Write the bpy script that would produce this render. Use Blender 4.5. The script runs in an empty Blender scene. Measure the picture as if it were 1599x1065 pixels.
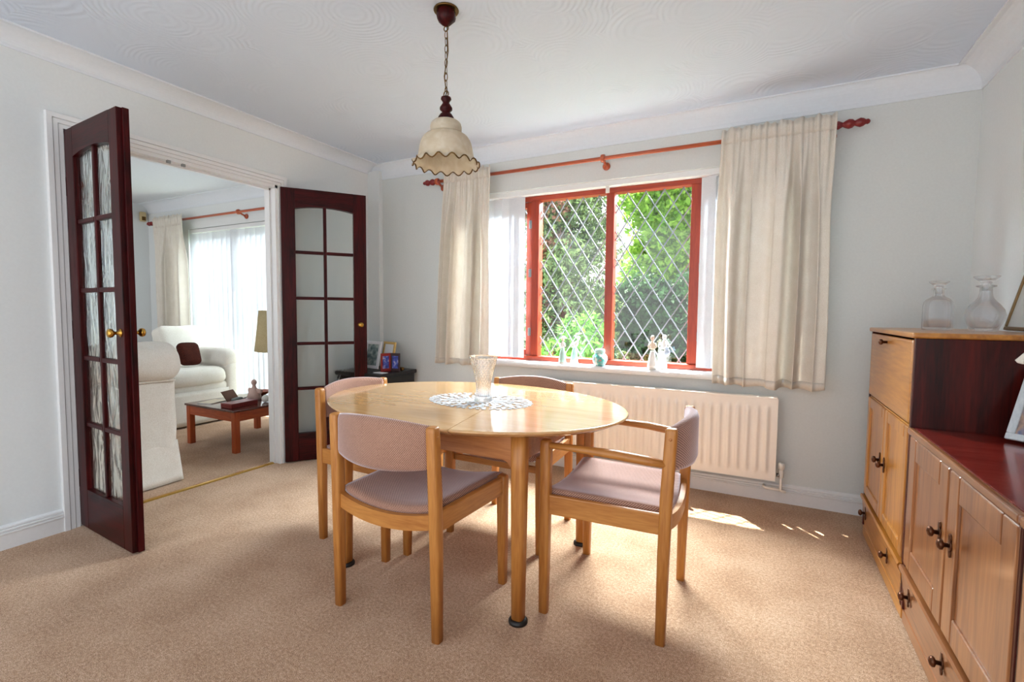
import bpy, bmesh, math, random
from mathutils import Vector, Matrix, noise
random.seed(7)
S = bpy.context.scene
COL = S.collection
PI = math.pi
sin, cos = math.sin, math.cos

def srgb(r, g, b):
    f = lambda c: (c/255/12.92) if c <= 10 else ((c/255+.055)/1.055)**2.4
    return (f(r), f(g), f(b), 1)

# ------------------------------------------------------------------ camera, sky, sun, exposure
cam = bpy.data.cameras.new('camera')
cam.sensor_width = 36
cam.lens = 759/1599*36
cam.clip_start = .05
camo = bpy.data.objects.new('camera', cam); COL.objects.link(camo)
yaw, pit, roll = math.radians(27.4), math.radians(3.45), math.radians(.54)
F = Vector((-sin(yaw)*cos(pit), cos(yaw)*cos(pit), -sin(pit)))
R0 = Vector((cos(yaw), sin(yaw), 0)); U0 = R0.cross(F)
R = R0*cos(roll)+U0*sin(roll); U = -R0*sin(roll)+U0*cos(roll)
M = Matrix((R, U, -F)).transposed().to_4x4(); M.translation = (0, 0, 1.11)
camo.matrix_world = M
S.camera = camo

W = bpy.data.worlds.new('sky'); S.world = W; W.use_nodes = True
nt = W.node_tree; nt.nodes.clear()
wo = nt.nodes.new('ShaderNodeOutputWorld'); bg = nt.nodes.new('ShaderNodeBackground')
tc = nt.nodes.new('ShaderNodeTexCoord'); sx = nt.nodes.new('ShaderNodeSeparateXYZ')
rp = nt.nodes.new('ShaderNodeValToRGB')
rp.color_ramp.elements[0].position = 0; rp.color_ramp.elements[0].color = (1.0, 1.0, 1.0, 1)
rp.color_ramp.elements[1].position = .9; rp.color_ramp.elements[1].color = (.7, .84, 1.0, 1)
nt.links.new(tc.outputs['Generated'], sx.inputs[0]); nt.links.new(sx.outputs['Z'], rp.inputs[0])
nt.links.new(rp.outputs[0], bg.inputs[0]); nt.links.new(bg.outputs[0], wo.inputs[0])
bg.inputs[1].default_value = .92

sun = bpy.data.lights.new('sun', 'SUN'); sun.energy = 15; sun.angle = math.radians(.6); sun.color = (1, .97, .92)
suno = bpy.data.objects.new('sun', sun); COL.objects.link(suno)
suno.rotation_euler = Vector((.33, -.387, -1)).to_track_quat('-Z', 'Y').to_euler()
suno.location = (-3, 9, 8)

def area(name, loc, aim, sx_, sy_, energy, col=(1, 1, 1)):
    l = bpy.data.lights.new(name, 'AREA'); l.shape = 'RECTANGLE'; l.size = sx_; l.size_y = sy_; l.energy = energy; l.color = col
    o = bpy.data.objects.new(name, l); COL.objects.link(o); o.location = loc
    o.rotation_euler = (Vector(aim)-Vector(loc)).to_track_quat('-Z', 'Y').to_euler()
    return o
# area lamps added outside to strengthen daylight through the dining window and lounge doors
area('window_fill_lamp', (-.97, 4.4, 2.62), (-1.0, 2.3, .5), 2.6, .6, 500, (.86, .94, 1))
area('lounge_fill_lamp', (-5.0, 4.3, 2.5), (-4.8, 2.0, .5), 2.2, .7, 130, (.9, .96, 1))

S.view_settings.view_transform = 'Standard'; S.view_settings.look = 'None'
S.view_settings.exposure = 1.3; S.view_settings.gamma = 1; S.view_settings.use_curve_mapping = False

# ------------------------------------------------------------------ materials
MATS = {}
def newmat(name):
    m = bpy.data.materials.new(name); m.use_nodes = True
    b = m.node_tree.nodes['Principled BSDF']; return m, m.node_tree, b
def N(t, typ, **kw):
    n = t.nodes.new(typ)
    for k, v in kw.items():
        if k in n.inputs: n.inputs[k].default_value = v
        else: setattr(n, k, v)
    return n
def coords(t, scale=(1, 1, 1), rot=(0, 0, 0)):
    tc = N(t, 'ShaderNodeTexCoord'); mp = N(t, 'ShaderNodeMapping')
    mp.inputs['Scale'].default_value = scale; mp.inputs['Rotation'].default_value = rot
    t.links.new(tc.outputs['Object'], mp.inputs[0]); return mp.outputs[0]
def ramp(t, src, stops):
    r = N(t, 'ShaderNodeValToRGB'); el = r.color_ramp.elements
    while len(el) < len(stops): el.new(.5)
    for e, (p, c) in zip(el, stops): e.position = p; e.color = c
    t.links.new(src, r.inputs[0]); return r.outputs[0]
def bump(t, b, src, strength, dist=.01):
    n = N(t, 'ShaderNodeBump'); n.inputs['Strength'].default_value = strength; n.inputs['Distance'].default_value = dist
    t.links.new(src, n.inputs['Height']); t.links.new(n.outputs[0], b.inputs['Normal']); return n
def plain(name, col, rough=.5, metal=0, spec=.5, nz=0, nscale=60, vary=.06, **kw):
    """one colour with a faint mottled variation and optional fine relief"""
    m, t, b = newmat(name)
    v = coords(t); n = N(t, 'ShaderNodeTexNoise', Scale=nscale, Detail=3)
    t.links.new(v, n.inputs['Vector'])
    d = tuple(c*(1-vary) for c in col[:3])+(1,); e = tuple(min(1, c*(1+vary)) for c in col[:3])+(1,)
    t.links.new(ramp(t, n.outputs[0], [(.3, d), (.7, e)]), b.inputs['Base Color'])
    b.inputs['Roughness'].default_value = rough; b.inputs['Metallic'].default_value = metal
    b.inputs['Specular IOR Level'].default_value = spec
    if nz: bump(t, b, n.outputs[0], nz, .004)
    for k, x in kw.items(): b.inputs[k].default_value = x
    return m
def wood(name, light, dark, axis='Z', rough=.35, scale=1.0, spec=.5, coat=0, contrast=(.35, .68)):
    m, t, b = newmat(name)
    s = {'X': (2.2, 26, 26), 'Y': (26, 2.2, 26), 'Z': (26, 26, 2.2)}[axis]
    v = coords(t, tuple(x*scale for x in s))
    n = N(t, 'ShaderNodeTexNoise', Scale=1.0, Detail=5, Roughness=.62, Distortion=.8); t.links.new(v, n.inputs['Vector'])
    v2 = coords(t, tuple(x*scale*6 for x in s)); n2 = N(t, 'ShaderNodeTexNoise', Scale=1.0, Detail=2); t.links.new(v2, n2.inputs['Vector'])
    mx = N(t, 'ShaderNodeMix', data_type='FLOAT'); mx.inputs[0].default_value = .35
    t.links.new(n.outputs[0], mx.inputs[2]); t.links.new(n2.outputs[0], mx.inputs[3])
    t.links.new(ramp(t, mx.outputs[0], [(contrast[0], dark), (contrast[1], light)]), b.inputs['Base Color'])
    b.inputs['Roughness'].default_value = rough; b.inputs['Specular IOR Level'].default_value = spec
    b.inputs['Coat Weight'].default_value = coat; b.inputs['Coat Roughness'].default_value = .08 if axis == 'X' else .16
    bump(t, b, mx.outputs[0], .03, .002)
    return m
def fabric(name, c1, c2, scale=260, trans=0, rough=.9, diag=False, mixpos=(.4, .6), bs=.25):
    m, t, b = newmat(name)
    v = coords(t, rot=(.6, .5, .78) if diag else (0, 0, 0))
    w = N(t, 'ShaderNodeTexChecker' if diag else 'ShaderNodeTexNoise', Scale=scale)
    t.links.new(v, w.inputs['Vector'])
    src = w.outputs['Fac'] if diag else w.outputs[0]
    n = N(t, 'ShaderNodeTexNoise', Scale=14, Detail=4); t.links.new(coords(t), n.inputs['Vector'])
    mx = N(t, 'ShaderNodeMix', data_type='FLOAT'); mx.inputs[0].default_value = .25
    t.links.new(src, mx.inputs[2]); t.links.new(n.outputs[0], mx.inputs[3])
    col = ramp(t, mx.outputs[0], [(mixpos[0], c2), (mixpos[1], c1)])
    t.links.new(col, b.inputs['Base Color']); b.inputs['Roughness'].default_value = rough
    b.inputs['Specular IOR Level'].default_value = .15
    bump(t, b, mx.outputs[0], bs, .002)
    if trans:
        tr = N(t, 'ShaderNodeBsdfTranslucent'); t.links.new(col, tr.inputs[0]); ms = N(t, 'ShaderNodeMixShader'); ms.inputs[0].default_value = trans
        t.links.new(b.outputs[0], ms.inputs[1]); t.links.new(tr.outputs[0], ms.inputs[2])
        t.links.new(ms.outputs[0], t.nodes['Material Output'].inputs[0])
    return m
def clear_glass(name, tint=(1, 1, 1, 1), gloss=.08, rough=.02):
    m, t, b = newmat(name); t.nodes.remove(b)
    tr = N(t, 'ShaderNodeBsdfTransparent'); tr.inputs[0].default_value = tint
    gl = N(t, 'ShaderNodeBsdfGlossy'); gl.inputs['Roughness'].default_value = rough
    nz = N(t, 'ShaderNodeTexNoise', Scale=5); bp = N(t, 'ShaderNodeBump'); bp.inputs['Strength'].default_value = .03
    t.links.new(coords(t), nz.inputs['Vector']); t.links.new(nz.outputs[0], bp.inputs['Height']); t.links.new(bp.outputs[0], gl.inputs['Normal'])
    ms = N(t, 'ShaderNodeMixShader'); ms.inputs[0].default_value = gloss
    t.links.new(tr.outputs[0], ms.inputs[1]); t.links.new(gl.outputs[0], ms.inputs[2]); t.links.new(ms.outputs[0], t.nodes['Material Output'].inputs[0])
    return m

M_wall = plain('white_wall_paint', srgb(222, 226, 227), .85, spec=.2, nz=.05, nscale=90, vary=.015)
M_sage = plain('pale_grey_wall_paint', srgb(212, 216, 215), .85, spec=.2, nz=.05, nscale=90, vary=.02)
M_gloss = plain('white_gloss_paint', srgb(228, 229, 230), .35, vary=.015)
M_cove = plain('white_plaster_cove', srgb(224, 229, 235), .8, spec=.2, vary=.015)
def artex():
    m, t, b = newmat('swirled_plaster_ceiling')
    b.inputs['Base Color'].default_value = srgb(212, 223, 238); b.inputs['Roughness'].default_value = .8; b.inputs['Specular IOR Level'].default_value = .25
    v = coords(t)
    vo = N(t, 'ShaderNodeTexVoronoi', Scale=2.9); vo.inputs['Randomness'].default_value = .75; t.links.new(v, vo.inputs['Vector'])
    nz = N(t, 'ShaderNodeTexNoise', Scale=9, Detail=3); t.links.new(v, nz.inputs['Vector'])
    md = N(t, 'ShaderNodeMath', operation='MULTIPLY_ADD'); md.inputs[1].default_value = .05
    t.links.new(nz.outputs[0], md.inputs[0]); t.links.new(vo.outputs['Distance'], md.inputs[2])
    mu = N(t, 'ShaderNodeMath', operation='MULTIPLY'); mu.inputs[1].default_value = 105; t.links.new(md.outputs[0], mu.inputs[0])
    si = N(t, 'ShaderNodeMath', operation='SINE'); t.links.new(mu.outputs[0], si.inputs[0])
    n2 = N(t, 'ShaderNodeTexNoise', Scale=4.5, Detail=2); t.links.new(v, n2.inputs['Vector'])
    pw = N(t, 'ShaderNodeMath', operation='POWER'); t.links.new(n2.outputs[0], pw.inputs[0]); pw.inputs[1].default_value = 3.2
    mm = N(t, 'ShaderNodeMath', operation='MULTIPLY'); t.links.new(si.outputs[0], mm.inputs[0]); t.links.new(pw.outputs[0], mm.inputs[1])
    n3 = N(t, 'ShaderNodeTexNoise', Scale=55, Detail=2); t.links.new(v, n3.inputs['Vector'])
    ad = N(t, 'ShaderNodeMath', operation='MULTIPLY_ADD'); ad.inputs[1].default_value = .2; t.links.new(n3.outputs[0], ad.inputs[0]); t.links.new(mm.outputs[0], ad.inputs[2])
    bump(t, b, ad.outputs[0], .5, .006)
    return m
M_artex = artex()
def carpet():
    m, t, b = newmat('beige_carpet'); v = coords(t)
    n = N(t, 'ShaderNodeTexNoise', Scale=330, Detail=2, Roughness=.7); t.links.new(v, n.inputs['Vector'])
    n2 = N(t, 'ShaderNodeTexNoise', Scale=4, Detail=4); t.links.new(v, n2.inputs['Vector'])
    n3 = N(t, 'ShaderNodeTexNoise', Scale=95, Detail=2, Roughness=.6); t.links.new(v, n3.inputs['Vector'])
    mx = N(t, 'ShaderNodeMix', data_type='FLOAT'); mx.inputs[0].default_value = .3; t.links.new(n.outputs[0], mx.inputs[2]); t.links.new(n3.outputs[0], mx.inputs[3])
    m2 = N(t, 'ShaderNodeMix', data_type='FLOAT'); m2.inputs[0].default_value = .16; t.links.new(mx.outputs[0], m2.inputs[2]); t.links.new(n2.outputs[0], m2.inputs[3])
    t.links.new(ramp(t, m2.outputs[0], [(.38, srgb(132, 92, 62)), (.5, srgb(194, 153, 117)), (.62, srgb(234, 204, 176))]), b.inputs['Base Color'])
    b.inputs['Roughness'].default_value = 1; b.inputs['Specular IOR Level'].default_value = .05; b.inputs['Sheen Weight'].default_value = .25
    bump(t, b, mx.outputs[0], .8, .008); return m
M_carpet = carpet()
OAK_L, OAK_D = srgb(202, 140, 70), srgb(164, 100, 42)
M_oak = {a: wood('oiled_teak_oak_'+a, OAK_L, OAK_D, a, .38) for a in 'XYZ'}
M_top = wood('pale_oak_top', srgb(226, 182, 128), srgb(198, 148, 94), 'X', .2, .55, coat=.75)
M_topedge = wood('table_apron_wood', srgb(192, 128, 72), srgb(156, 92, 44), 'X', .4)
M_mahog = {a: wood('mahogany_'+a, srgb(76, 11, 13), srgb(20, 3, 4), a, .36, spec=.18) for a in 'XYZ'}
M_red = {a: wood('cedar_window_frame_'+a, srgb(176, 66, 34), srgb(140, 42, 22), a, .35) for a in 'XYZ'}
M_elm = {a: wood('golden_elm_'+a, srgb(202, 138, 56), srgb(140, 82, 28), a, .3, .5, coat=.4, contrast=(.32, .7)) for a in 'XYZ'}
M_elmlow = {a: wood('elm_browned_for_light_'+a, srgb(172, 112, 64), srgb(106, 58, 30), a, .28, .5, coat=.8, contrast=(.32, .7)) for a in 'XYZ'}  # the golden elm again, browned in its colour to stand for the lighting there
M_elmdark = {a: wood('red_brown_cabinet_'+a, srgb(84, 20, 14), srgb(30, 5, 5), a, .3, .8, spec=.3) for a in 'XYZ'}
M_redtop = wood('top_with_painted_sheen', srgb(150, 46, 34), srgb(84, 18, 14), 'X', .22, .8, coat=.4)  # red-brown cabinet wood with its grazing reflection put into a brighter colour
M_pole = wood('varnished_pole', srgb(190, 92, 48), srgb(150, 60, 30), 'X', .3, coat=.3)
M_finial = plain('dark_red_finial', srgb(120, 24, 24), .3)
M_orange = {a: wood('orange_teak_'+a, srgb(190, 92, 44), srgb(150, 60, 28), a, .35) for a in 'XYZ'}
M_brass = plain('brass', srgb(196, 150, 70), .25, 1)
M_abrass = plain('antique_brass', srgb(110, 84, 48), .35, 1)
M_bronze = plain('dark_bronze', srgb(96, 62, 44), .35, .9)
M_steel = plain('steel', srgb(150, 150, 150), .3, 1)
M_black = plain('black_plastic', srgb(20, 17, 16), .5)
M_ebony = wood('black_wood', srgb(26, 20, 19), srgb(10, 8, 8), 'X', .35)
def twill():
    m, t, b = newmat('pink_brown_twill'); v = coords(t)
    w = N(t, 'ShaderNodeTexWave', Scale=74, wave_type='BANDS', bands_direction='DIAGONAL'); t.links.new(v, w.inputs['Vector'])
    n = N(t, 'ShaderNodeTexNoise', Scale=420, Detail=1); t.links.new(v, n.inputs['Vector'])
    n2 = N(t, 'ShaderNodeTexNoise', Scale=9, Detail=3); t.links.new(v, n2.inputs['Vector'])
    mx = N(t, 'ShaderNodeMix', data_type='FLOAT'); mx.inputs[0].default_value = .5; t.links.new(w.outputs['Fac'], mx.inputs[2]); t.links.new(n.outputs[0], mx.inputs[3])
    m2 = N(t, 'ShaderNodeMix', data_type='FLOAT'); m2.inputs[0].default_value = .15; t.links.new(mx.outputs[0], m2.inputs[2]); t.links.new(n2.outputs[0], m2.inputs[3])
    t.links.new(ramp(t, m2.outputs[0], [(.28, srgb(108, 70, 54)), (.72, srgb(200, 158, 138))]), b.inputs['Base Color'])
    b.inputs['Roughness'].default_value = .9; b.inputs['Specular IOR Level'].default_value = .1
    b.inputs['Sheen Weight'].default_value = .9; b.inputs['Sheen Tint'].default_value = (.95, .9, 1, 1); b.inputs['Sheen Roughness'].default_value = .4
    bump(t, b, mx.outputs[0], .3, .002); return m
M_twill = twill()
M_curtain = fabric('cream_curtain', srgb(246, 241, 233), srgb(232, 225, 214), 420, trans=.3, bs=.12)
M_blind = fabric('white_blind_fabric', srgb(240, 242, 246), srgb(230, 233, 238), 300, trans=.3, bs=.05)
M_slip = fabric('white_slipcover', srgb(232, 228, 220), srgb(220, 214, 204), 200, bs=.12)
M_brownfab = fabric('dark_brown_velvet', srgb(78, 34, 24), srgb(40, 14, 10), 200)
M_rad = plain('cream_enamel', srgb(242, 234, 224), .3, vary=.01)
M_sock = plain('white_plastic', srgb(228, 224, 216), .4, vary=.01)
M_lead = plain('grey_lead', srgb(150, 157, 168), .5, .2)
M_pane = clear_glass('leaded_window_glass', (.97, .99, .98, 1), .05)
M_lace = fabric('white_lace', srgb(220, 220, 222), srgb(196, 196, 200), 300)
M_paper = plain('white_paper', srgb(238, 238, 240), .7, vary=.01)

def rippled_glass():
    m, t, b = newmat('rippled_door_glass')
    b.inputs['Base Color'].default_value = (.93, .97, .96, 1)
    b.inputs['Transmission Weight'].default_value = 1; b.inputs['Roughness'].default_value = .06; b.inputs['IOR'].default_value = 1.25
    v = coords(t, (15, 15, 5)); n = N(t, 'ShaderNodeTexNoise', Scale=1, Detail=1.5, Distortion=1.2); t.links.new(v, n.inputs['Vector'])
    v2 = N(t, 'ShaderNodeTexVoronoi', Scale=1, feature='SMOOTH_F1'); t.links.new(coords(t, (26, 26, 7)), v2.inputs['Vector'])
    ad = N(t, 'ShaderNodeMath', operation='MULTIPLY_ADD'); ad.inputs[1].default_value = .7
    t.links.new(v2.outputs['Distance'], ad.inputs[0]); t.links.new(n.outputs[0], ad.inputs[2])
    bump(t, b, ad.outputs[0], .8, .014)
    tr = N(t, 'ShaderNodeBsdfTransparent'); tr.inputs[0].default_value = (.93, .96, .95, 1)
    ms = N(t, 'ShaderNodeMixShader'); ms.inputs[0].default_value = .2
    t.links.new(b.outputs[0], ms.inputs[1]); t.links.new(tr.outputs[0], ms.inputs[2]); t.links.new(ms.outputs[0], t.nodes['Material Output'].inputs[0])
    return m
M_ripple = rippled_glass()
def crystal(name='cut_crystal', mix=.3):
    m, t, b = newmat(name)
    b.inputs['Base Color'].default_value = (.98, .99, 1, 1); b.inputs['Transmission Weight'].default_value = 1; b.inputs['Roughness'].default_value = 0; b.inputs['IOR'].default_value = 1.45
    n = N(t, 'ShaderNodeTexNoise', Scale=30); t.links.new(coords(t), n.inputs['Vector']); bump(t, b, n.outputs[0], .02, .0005)
    tr = N(t, 'ShaderNodeBsdfTransparent'); tr.inputs[0].default_value = (.97, .97, .98, 1)
    ms = N(t, 'ShaderNodeMixShader'); ms.inputs[0].default_value = mix
    t.links.new(b.outputs[0], ms.inputs[1]); t.links.new(tr.outputs[0], ms.inputs[2]); t.links.new(ms.outputs[0], t.nodes['Material Output'].inputs[0])
    return m
M_crystal = crystal(); M_decanter = crystal('decanter_crystal', .6)
def shade_mat():
    m, t, b = newmat('frosted_cream_glass')
    n = N(t, 'ShaderNodeTexNoise', Scale=24, Detail=4, Distortion=1); t.links.new(coords(t), n.inputs['Vector'])
    c = ramp(t, n.outputs[0], [(.3, srgb(222, 210, 186)), (.7, srgb(238, 230, 214))])
    t.links.new(c, b.inputs['Base Color']); b.inputs['Roughness'].default_value = .4
    tr = N(t, 'ShaderNodeBsdfTranslucent'); t.links.new(c, tr.inputs[0]); ms = N(t, 'ShaderNodeMixShader'); ms.inputs[0].default_value = .45
    t.links.new(b.outputs[0], ms.inputs[1]); t.links.new(tr.outputs[0], ms.inputs[2]); t.links.new(ms.outputs[0], t.nodes['Material Output'].inputs[0])
    return m
M_shade = shade_mat()
def leafmat(name, c1, c2, tr=.45):
    m, t, b = newmat(name)
    n = N(t, 'ShaderNodeTexNoise', Scale=7, Detail=3); t.links.new(coords(t), n.inputs['Vector'])
    c = ramp(t, n.outputs[0], [(.32, c2), (.66, c1)])
    t.links.new(c, b.inputs['Base Color']); b.inputs['Roughness'].default_value = .6; b.inputs['Specular IOR Level'].default_value = .25
    tl = N(t, 'ShaderNodeBsdfTranslucent'); t.links.new(c, tl.inputs[0]); ms = N(t, 'ShaderNodeMixShader'); ms.inputs[0].default_value = tr
    t.links.new(b.outputs[0], ms.inputs[1]); t.links.new(tl.outputs[0], ms.inputs[2]); t.links.new(ms.outputs[0], t.nodes['Material Output'].inputs[0])
    return m
def picture(name, stops, scale=9, seed=0):
    m, t, b = newmat(name); n = N(t, 'ShaderNodeTexNoise', Scale=scale, Detail=2); v = coords(t); 
    t.links.new(v, n.inputs['Vector']); n.noise_dimensions = '4D'; n.inputs['W'].default_value = seed
    t.links.new(ramp(t, n.outputs[0], stops), b.inputs['Base Color']); b.inputs['Roughness'].default_value = .3; return m

# ------------------------------------------------------------------ mesh helpers
class MB:
    def __init__(s): s.v = []; s.f = []; s.sm = []
    def add(s, vs, fs, smooth=False):
        o = len(s.v); s.v += [tuple(x) for x in vs]
        for f in fs: s.f.append([i+o for i in f]); s.sm.append(smooth)
        return s
    def box(s, x0, x1, y0, y1, z0, z1):
        if x0 > x1: x0, x1 = x1, x0
        if y0 > y1: y0, y1 = y1, y0
        if z0 > z1: z0, z1 = z1, z0
        return s.add([(x0, y0, z0), (x1, y0, z0), (x1, y1, z0), (x0, y1, z0), (x0, y0, z1), (x1, y0, z1), (x1, y1, z1), (x0, y1, z1)],
                     [(0, 3, 2, 1), (4, 5, 6, 7), (0, 1, 5, 4), (1, 2, 6, 5), (2, 3, 7, 6), (3, 0, 4, 7)])
    def bar(s, p0, p1, w, h, up=(0, 0, 1)):
        p0, p1 = Vector(p0), Vector(p1); d = (p1-p0).normalized(); up = Vector(up)
        a = d.cross(up).normalized()*w/2; b = a.normalized().cross(d).normalized()*h/2
        vs = [p+i*a+j*b for p in (p0, p1) for i, j in ((-1, -1), (1, -1), (1, 1), (-1, 1))]
        return s.add(vs, [(0, 3, 2, 1), (4, 5, 6, 7), (0, 1, 5, 4), (1, 2, 6, 5), (2, 3, 7, 6), (3, 0, 4, 7)])
    def tube(s, pts, rad, n=14, sq=2.0, flat=1.0, cap=True, smooth=True):
        pts = [Vector(p) for p in pts]; k = len(pts)
        if not hasattr(rad, '__len__'): rad = [rad]*k
        vs = []; ref = None
        for i in range(k):
            d = (pts[min(i+1, k-1)]-pts[max(i-1, 0)]).normalized()
            if ref is None: ref = Vector((1, 0, 0)) if abs(d.x) < .9 else Vector((0, 1, 0))
            a = (ref-d*ref.dot(d)).normalized(); ref = a; b = d.cross(a)
            for j in range(n):
                t = 2*PI*(j+.5)/n; c, q = cos(t), sin(t)
                u = math.copysign(abs(c)**(2/sq), c)*rad[i]; w = math.copysign(abs(q)**(2/sq), q)*rad[i]*flat
                vs.append(pts[i]+a*u+b*w)
        fs = [(i*n+j, i*n+(j+1) % n, (i+1)*n+(j+1) % n, (i+1)*n+j) for i in range(k-1) for j in range(n)]
        s.add(vs, fs, smooth)
        if cap: o = len(s.v)-k*n; s.f += [[o+j for j in range(n)][::-1], [o+(k-1)*n+j for j in range(n)]]; s.sm += [False, False]
        return s
    def lathe(s, prof, n=28, c=(0, 0, 0), rmod=None, cap=True, sq=2.0):
        vs = []
        for r, z in prof:
            for j in range(n):
                t = 2*PI*j/n; rr = r*(rmod(t, z, r) if rmod else 1)
                ct, st = cos(t), sin(t)
                if sq != 2.0: ct = math.copysign(abs(ct)**(2/sq), ct); st = math.copysign(abs(st)**(2/sq), st)
                vs.append((c[0]+rr*ct, c[1]+rr*st, c[2]+z))
        k = len(prof)
        fs = [(i*n+j, i*n+(j+1) % n, (i+1)*n+(j+1) % n, (i+1)*n+j) for i in range(k-1) for j in range(n)]
        s.add(vs, fs, True)
        if cap: o = len(s.v)-k*n; s.f += [[o+j for j in range(n)][::-1], [o+(k-1)*n+j for j in range(n)]]; s.sm += [False, False]
        return s
    def prism(s, poly, axis, a, b):
        """extrude a 2-d polygon: axis X -> (y,z), Y -> (x,z), Z -> (x,y)"""
        mk = {'X': lambda p, t: (t, p[0], p[1]), 'Y': lambda p, t: (p[0], t, p[1]), 'Z': lambda p, t: (p[0], p[1], t)}[axis]
        n = len(poly); vs = [mk(p, a) for p in poly]+[mk(p, b) for p in poly]
        return s.add(vs, [tuple(range(n))[::-1], tuple(range(n, 2*n))]+[(i, (i+1) % n, n+(i+1) % n, n+i) for i in range(n)])
    def grid(s, fn, nu, nv, cu=False, cv=False, smooth=True):
        vs = [fn(i/(nu if cu else nu-1), j/(nv if cv else nv-1)) for i in range(nu) for j in range(nv)]
        fs = [(i*nv+j, ((i+1) % nu)*nv+j, ((i+1) % nu)*nv+(j+1) % nv, i*nv+(j+1) % nv) for i in range(nu if cu else nu-1) for j in range(nv if cv else nv-1)]
        return s.add(vs, fs, smooth)
    def soft(s, c, size, r, n=14, nz=0, nf=3, seed=0, puff=0, fn=None):
        """soft-edged box: subdivided cube with corners rounded by r"""
        hx, hy, hz = [x/2 for x in size]; idx = {}; vs = []; fs = []
        def vid(p):
            k = tuple(round(x, 5) for x in p)
            if k not in idx:
                idx[k] = len(vs); q = Vector((p[0]*hx, p[1]*hy, p[2]*hz))
                inn = Vector((max(-hx+r, min(hx-r, q.x)), max(-hy+r, min(hy-r, q.y)), max(-hz+r, min(hz-r, q.z))))
                d = q-inn
                if d.length > 1e-6: q = inn+d.normalized()*min(r, d.length if d.length < r else r)
                if puff: q *= 1+puff*((1-p[0]**2)*(1-p[1]**2)+(1-p[1]**2)*(1-p[2]**2)+(1-p[0]**2)*(1-p[2]**2))/3
                if nz: q += Vector(noise.noise_vector(q*nf+Vector((seed, seed*2.3, 0))))*nz
                q += Vector(c)
                if fn: q = Vector(fn(q))
                vs.append(q)
            return idx[k]
        g = [math.sin((i/n*2-1)*PI/2) for i in range(n+1)]
        for ax in range(3):
            for sg in (-1, 1):
                for i in range(n):
                    for j in range(n):
                        q = []
                        for a, b in ((g[i], g[j]), (g[i+1], g[j]), (g[i+1], g[j+1]), (g[i], g[j+1])):
                            p = [0, 0, 0]; p[ax] = sg; p[(ax+1) % 3] = a; p[(ax+2) % 3] = b; q.append(vid(p))
                        fs.append(q if sg > 0 else q[::-1])
        return s.add(vs, fs, True)
    def obj(s, name, mat, parent=None, bev=0, seg=2, kind=None, recalc=True):
        me = bpy.data.meshes.new(name); me.from_pydata(s.v, [], s.f)
        me.polygons.foreach_set('use_smooth', s.sm); 
        if recalc:
            bm = bmesh.new(); bm.from_mesh(me); bmesh.ops.recalc_face_normals(bm, faces=bm.faces); bm.to_mesh(me); bm.free()
        me.materials.append(mat); me.update()
        o = bpy.data.objects.new(name, me); COL.objects.link(o)
        if parent: o.parent = parent
        if bev:
            b = o.modifiers.new('bevel', 'BEVEL'); b.width = bev; b.segments = seg; b.limit_method = 'ANGLE'; b.angle_limit = math.radians(50)
        if kind: o['kind'] = kind
        return o

def tag(o, label, cat, group=None, kind=None):
    o['label'] = label; o['category'] = cat
    if group: o['group'] = group
    if kind: o['kind'] = kind
    return o
def thing(name, label, cat, loc=(0, 0, 0), rz=0, group=None, kind=None):
    o = bpy.data.objects.new(name, None); COL.objects.link(o); o.location = loc; o.rotation_euler = (0, 0, rz); o.empty_display_size = .1
    return tag(o, label, cat, group, kind)
def copy_tree(o, parent=None):
    c = o.copy(); COL.objects.link(c)
    if parent: c.parent = parent
    for ch in [x for x in bpy.data.objects if x.parent == o]: copy_tree(ch, c)
    return c
def struct(name, mb, mat, label, cat, bev=0): return tag(mb.obj(name, mat, bev=bev), label, cat, kind='structure')

# ------------------------------------------------------------------ the setting
XL, XR, YW, ZC = -3.06, .909, 3.235, 2.345
YB = -.9                                  # the rooms run on behind the camera to here
D0, D1, DH = 1.135, 2.31, 1.975           # double-door opening in the left wall
WX0, WX1, WZ0, WZ1 = -2.12, .17, .735, 2.0 # dining window opening
LX = -6.62                                # far wall of the lounge
FX0, FX1, FZ1 = -5.8, -3.95, 2.0          # lounge glazed door opening
struct('floor', MB().box(LX-.1, XR+.1, YB, YW+.3, -.12, 0), M_carpet, 'beige fitted carpet running through the dining room and lounge', 'floor')
struct('ceiling', MB().box(XL-.06, XR+.1, YB, YW+.3, ZC, ZC+.12), M_artex, 'white swirl-textured ceiling over the dining table', 'ceiling')
struct('ceiling_lounge', MB().box(LX-.1, XL-.06, YB, YW+.3, ZC, ZC+.12), M_cove, 'plain white ceiling of the lounge seen through the doorway', 'ceiling')
w = MB().box(XL-.11, XL, YB, D0, 0, ZC).box(XL-.11, XL, D1, YW, 0, ZC).box(XL-.11, XL, D0, D1, DH, ZC)
struct('wall_left', w, M_wall, 'white wall on the side of the double doors', 'wall')
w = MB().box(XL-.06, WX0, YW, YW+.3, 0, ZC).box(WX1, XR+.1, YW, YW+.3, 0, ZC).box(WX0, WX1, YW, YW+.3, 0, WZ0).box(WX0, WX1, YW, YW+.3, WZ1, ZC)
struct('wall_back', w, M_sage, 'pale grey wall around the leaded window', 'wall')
w = MB().box(LX-.1, FX0, YW, YW+.3, 0, ZC).box(FX1, XL-.06, YW, YW+.3, 0, ZC).box(FX0, FX1, YW, YW+.3, FZ1, ZC)
struct('wall_lounge_back', w, M_wall, 'white lounge wall around the glazed garden door', 'wall')
struct('wall_lounge_left', MB().box(LX-.1, LX, YB, YW, 0, ZC), M_wall, 'plain white far end wall of the lounge', 'wall')
struct('wall_right', MB().box(XR, XR+.1, YB, YW, 0, ZC), M_wall, 'white wall behind the wooden cabinets', 'wall')
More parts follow.
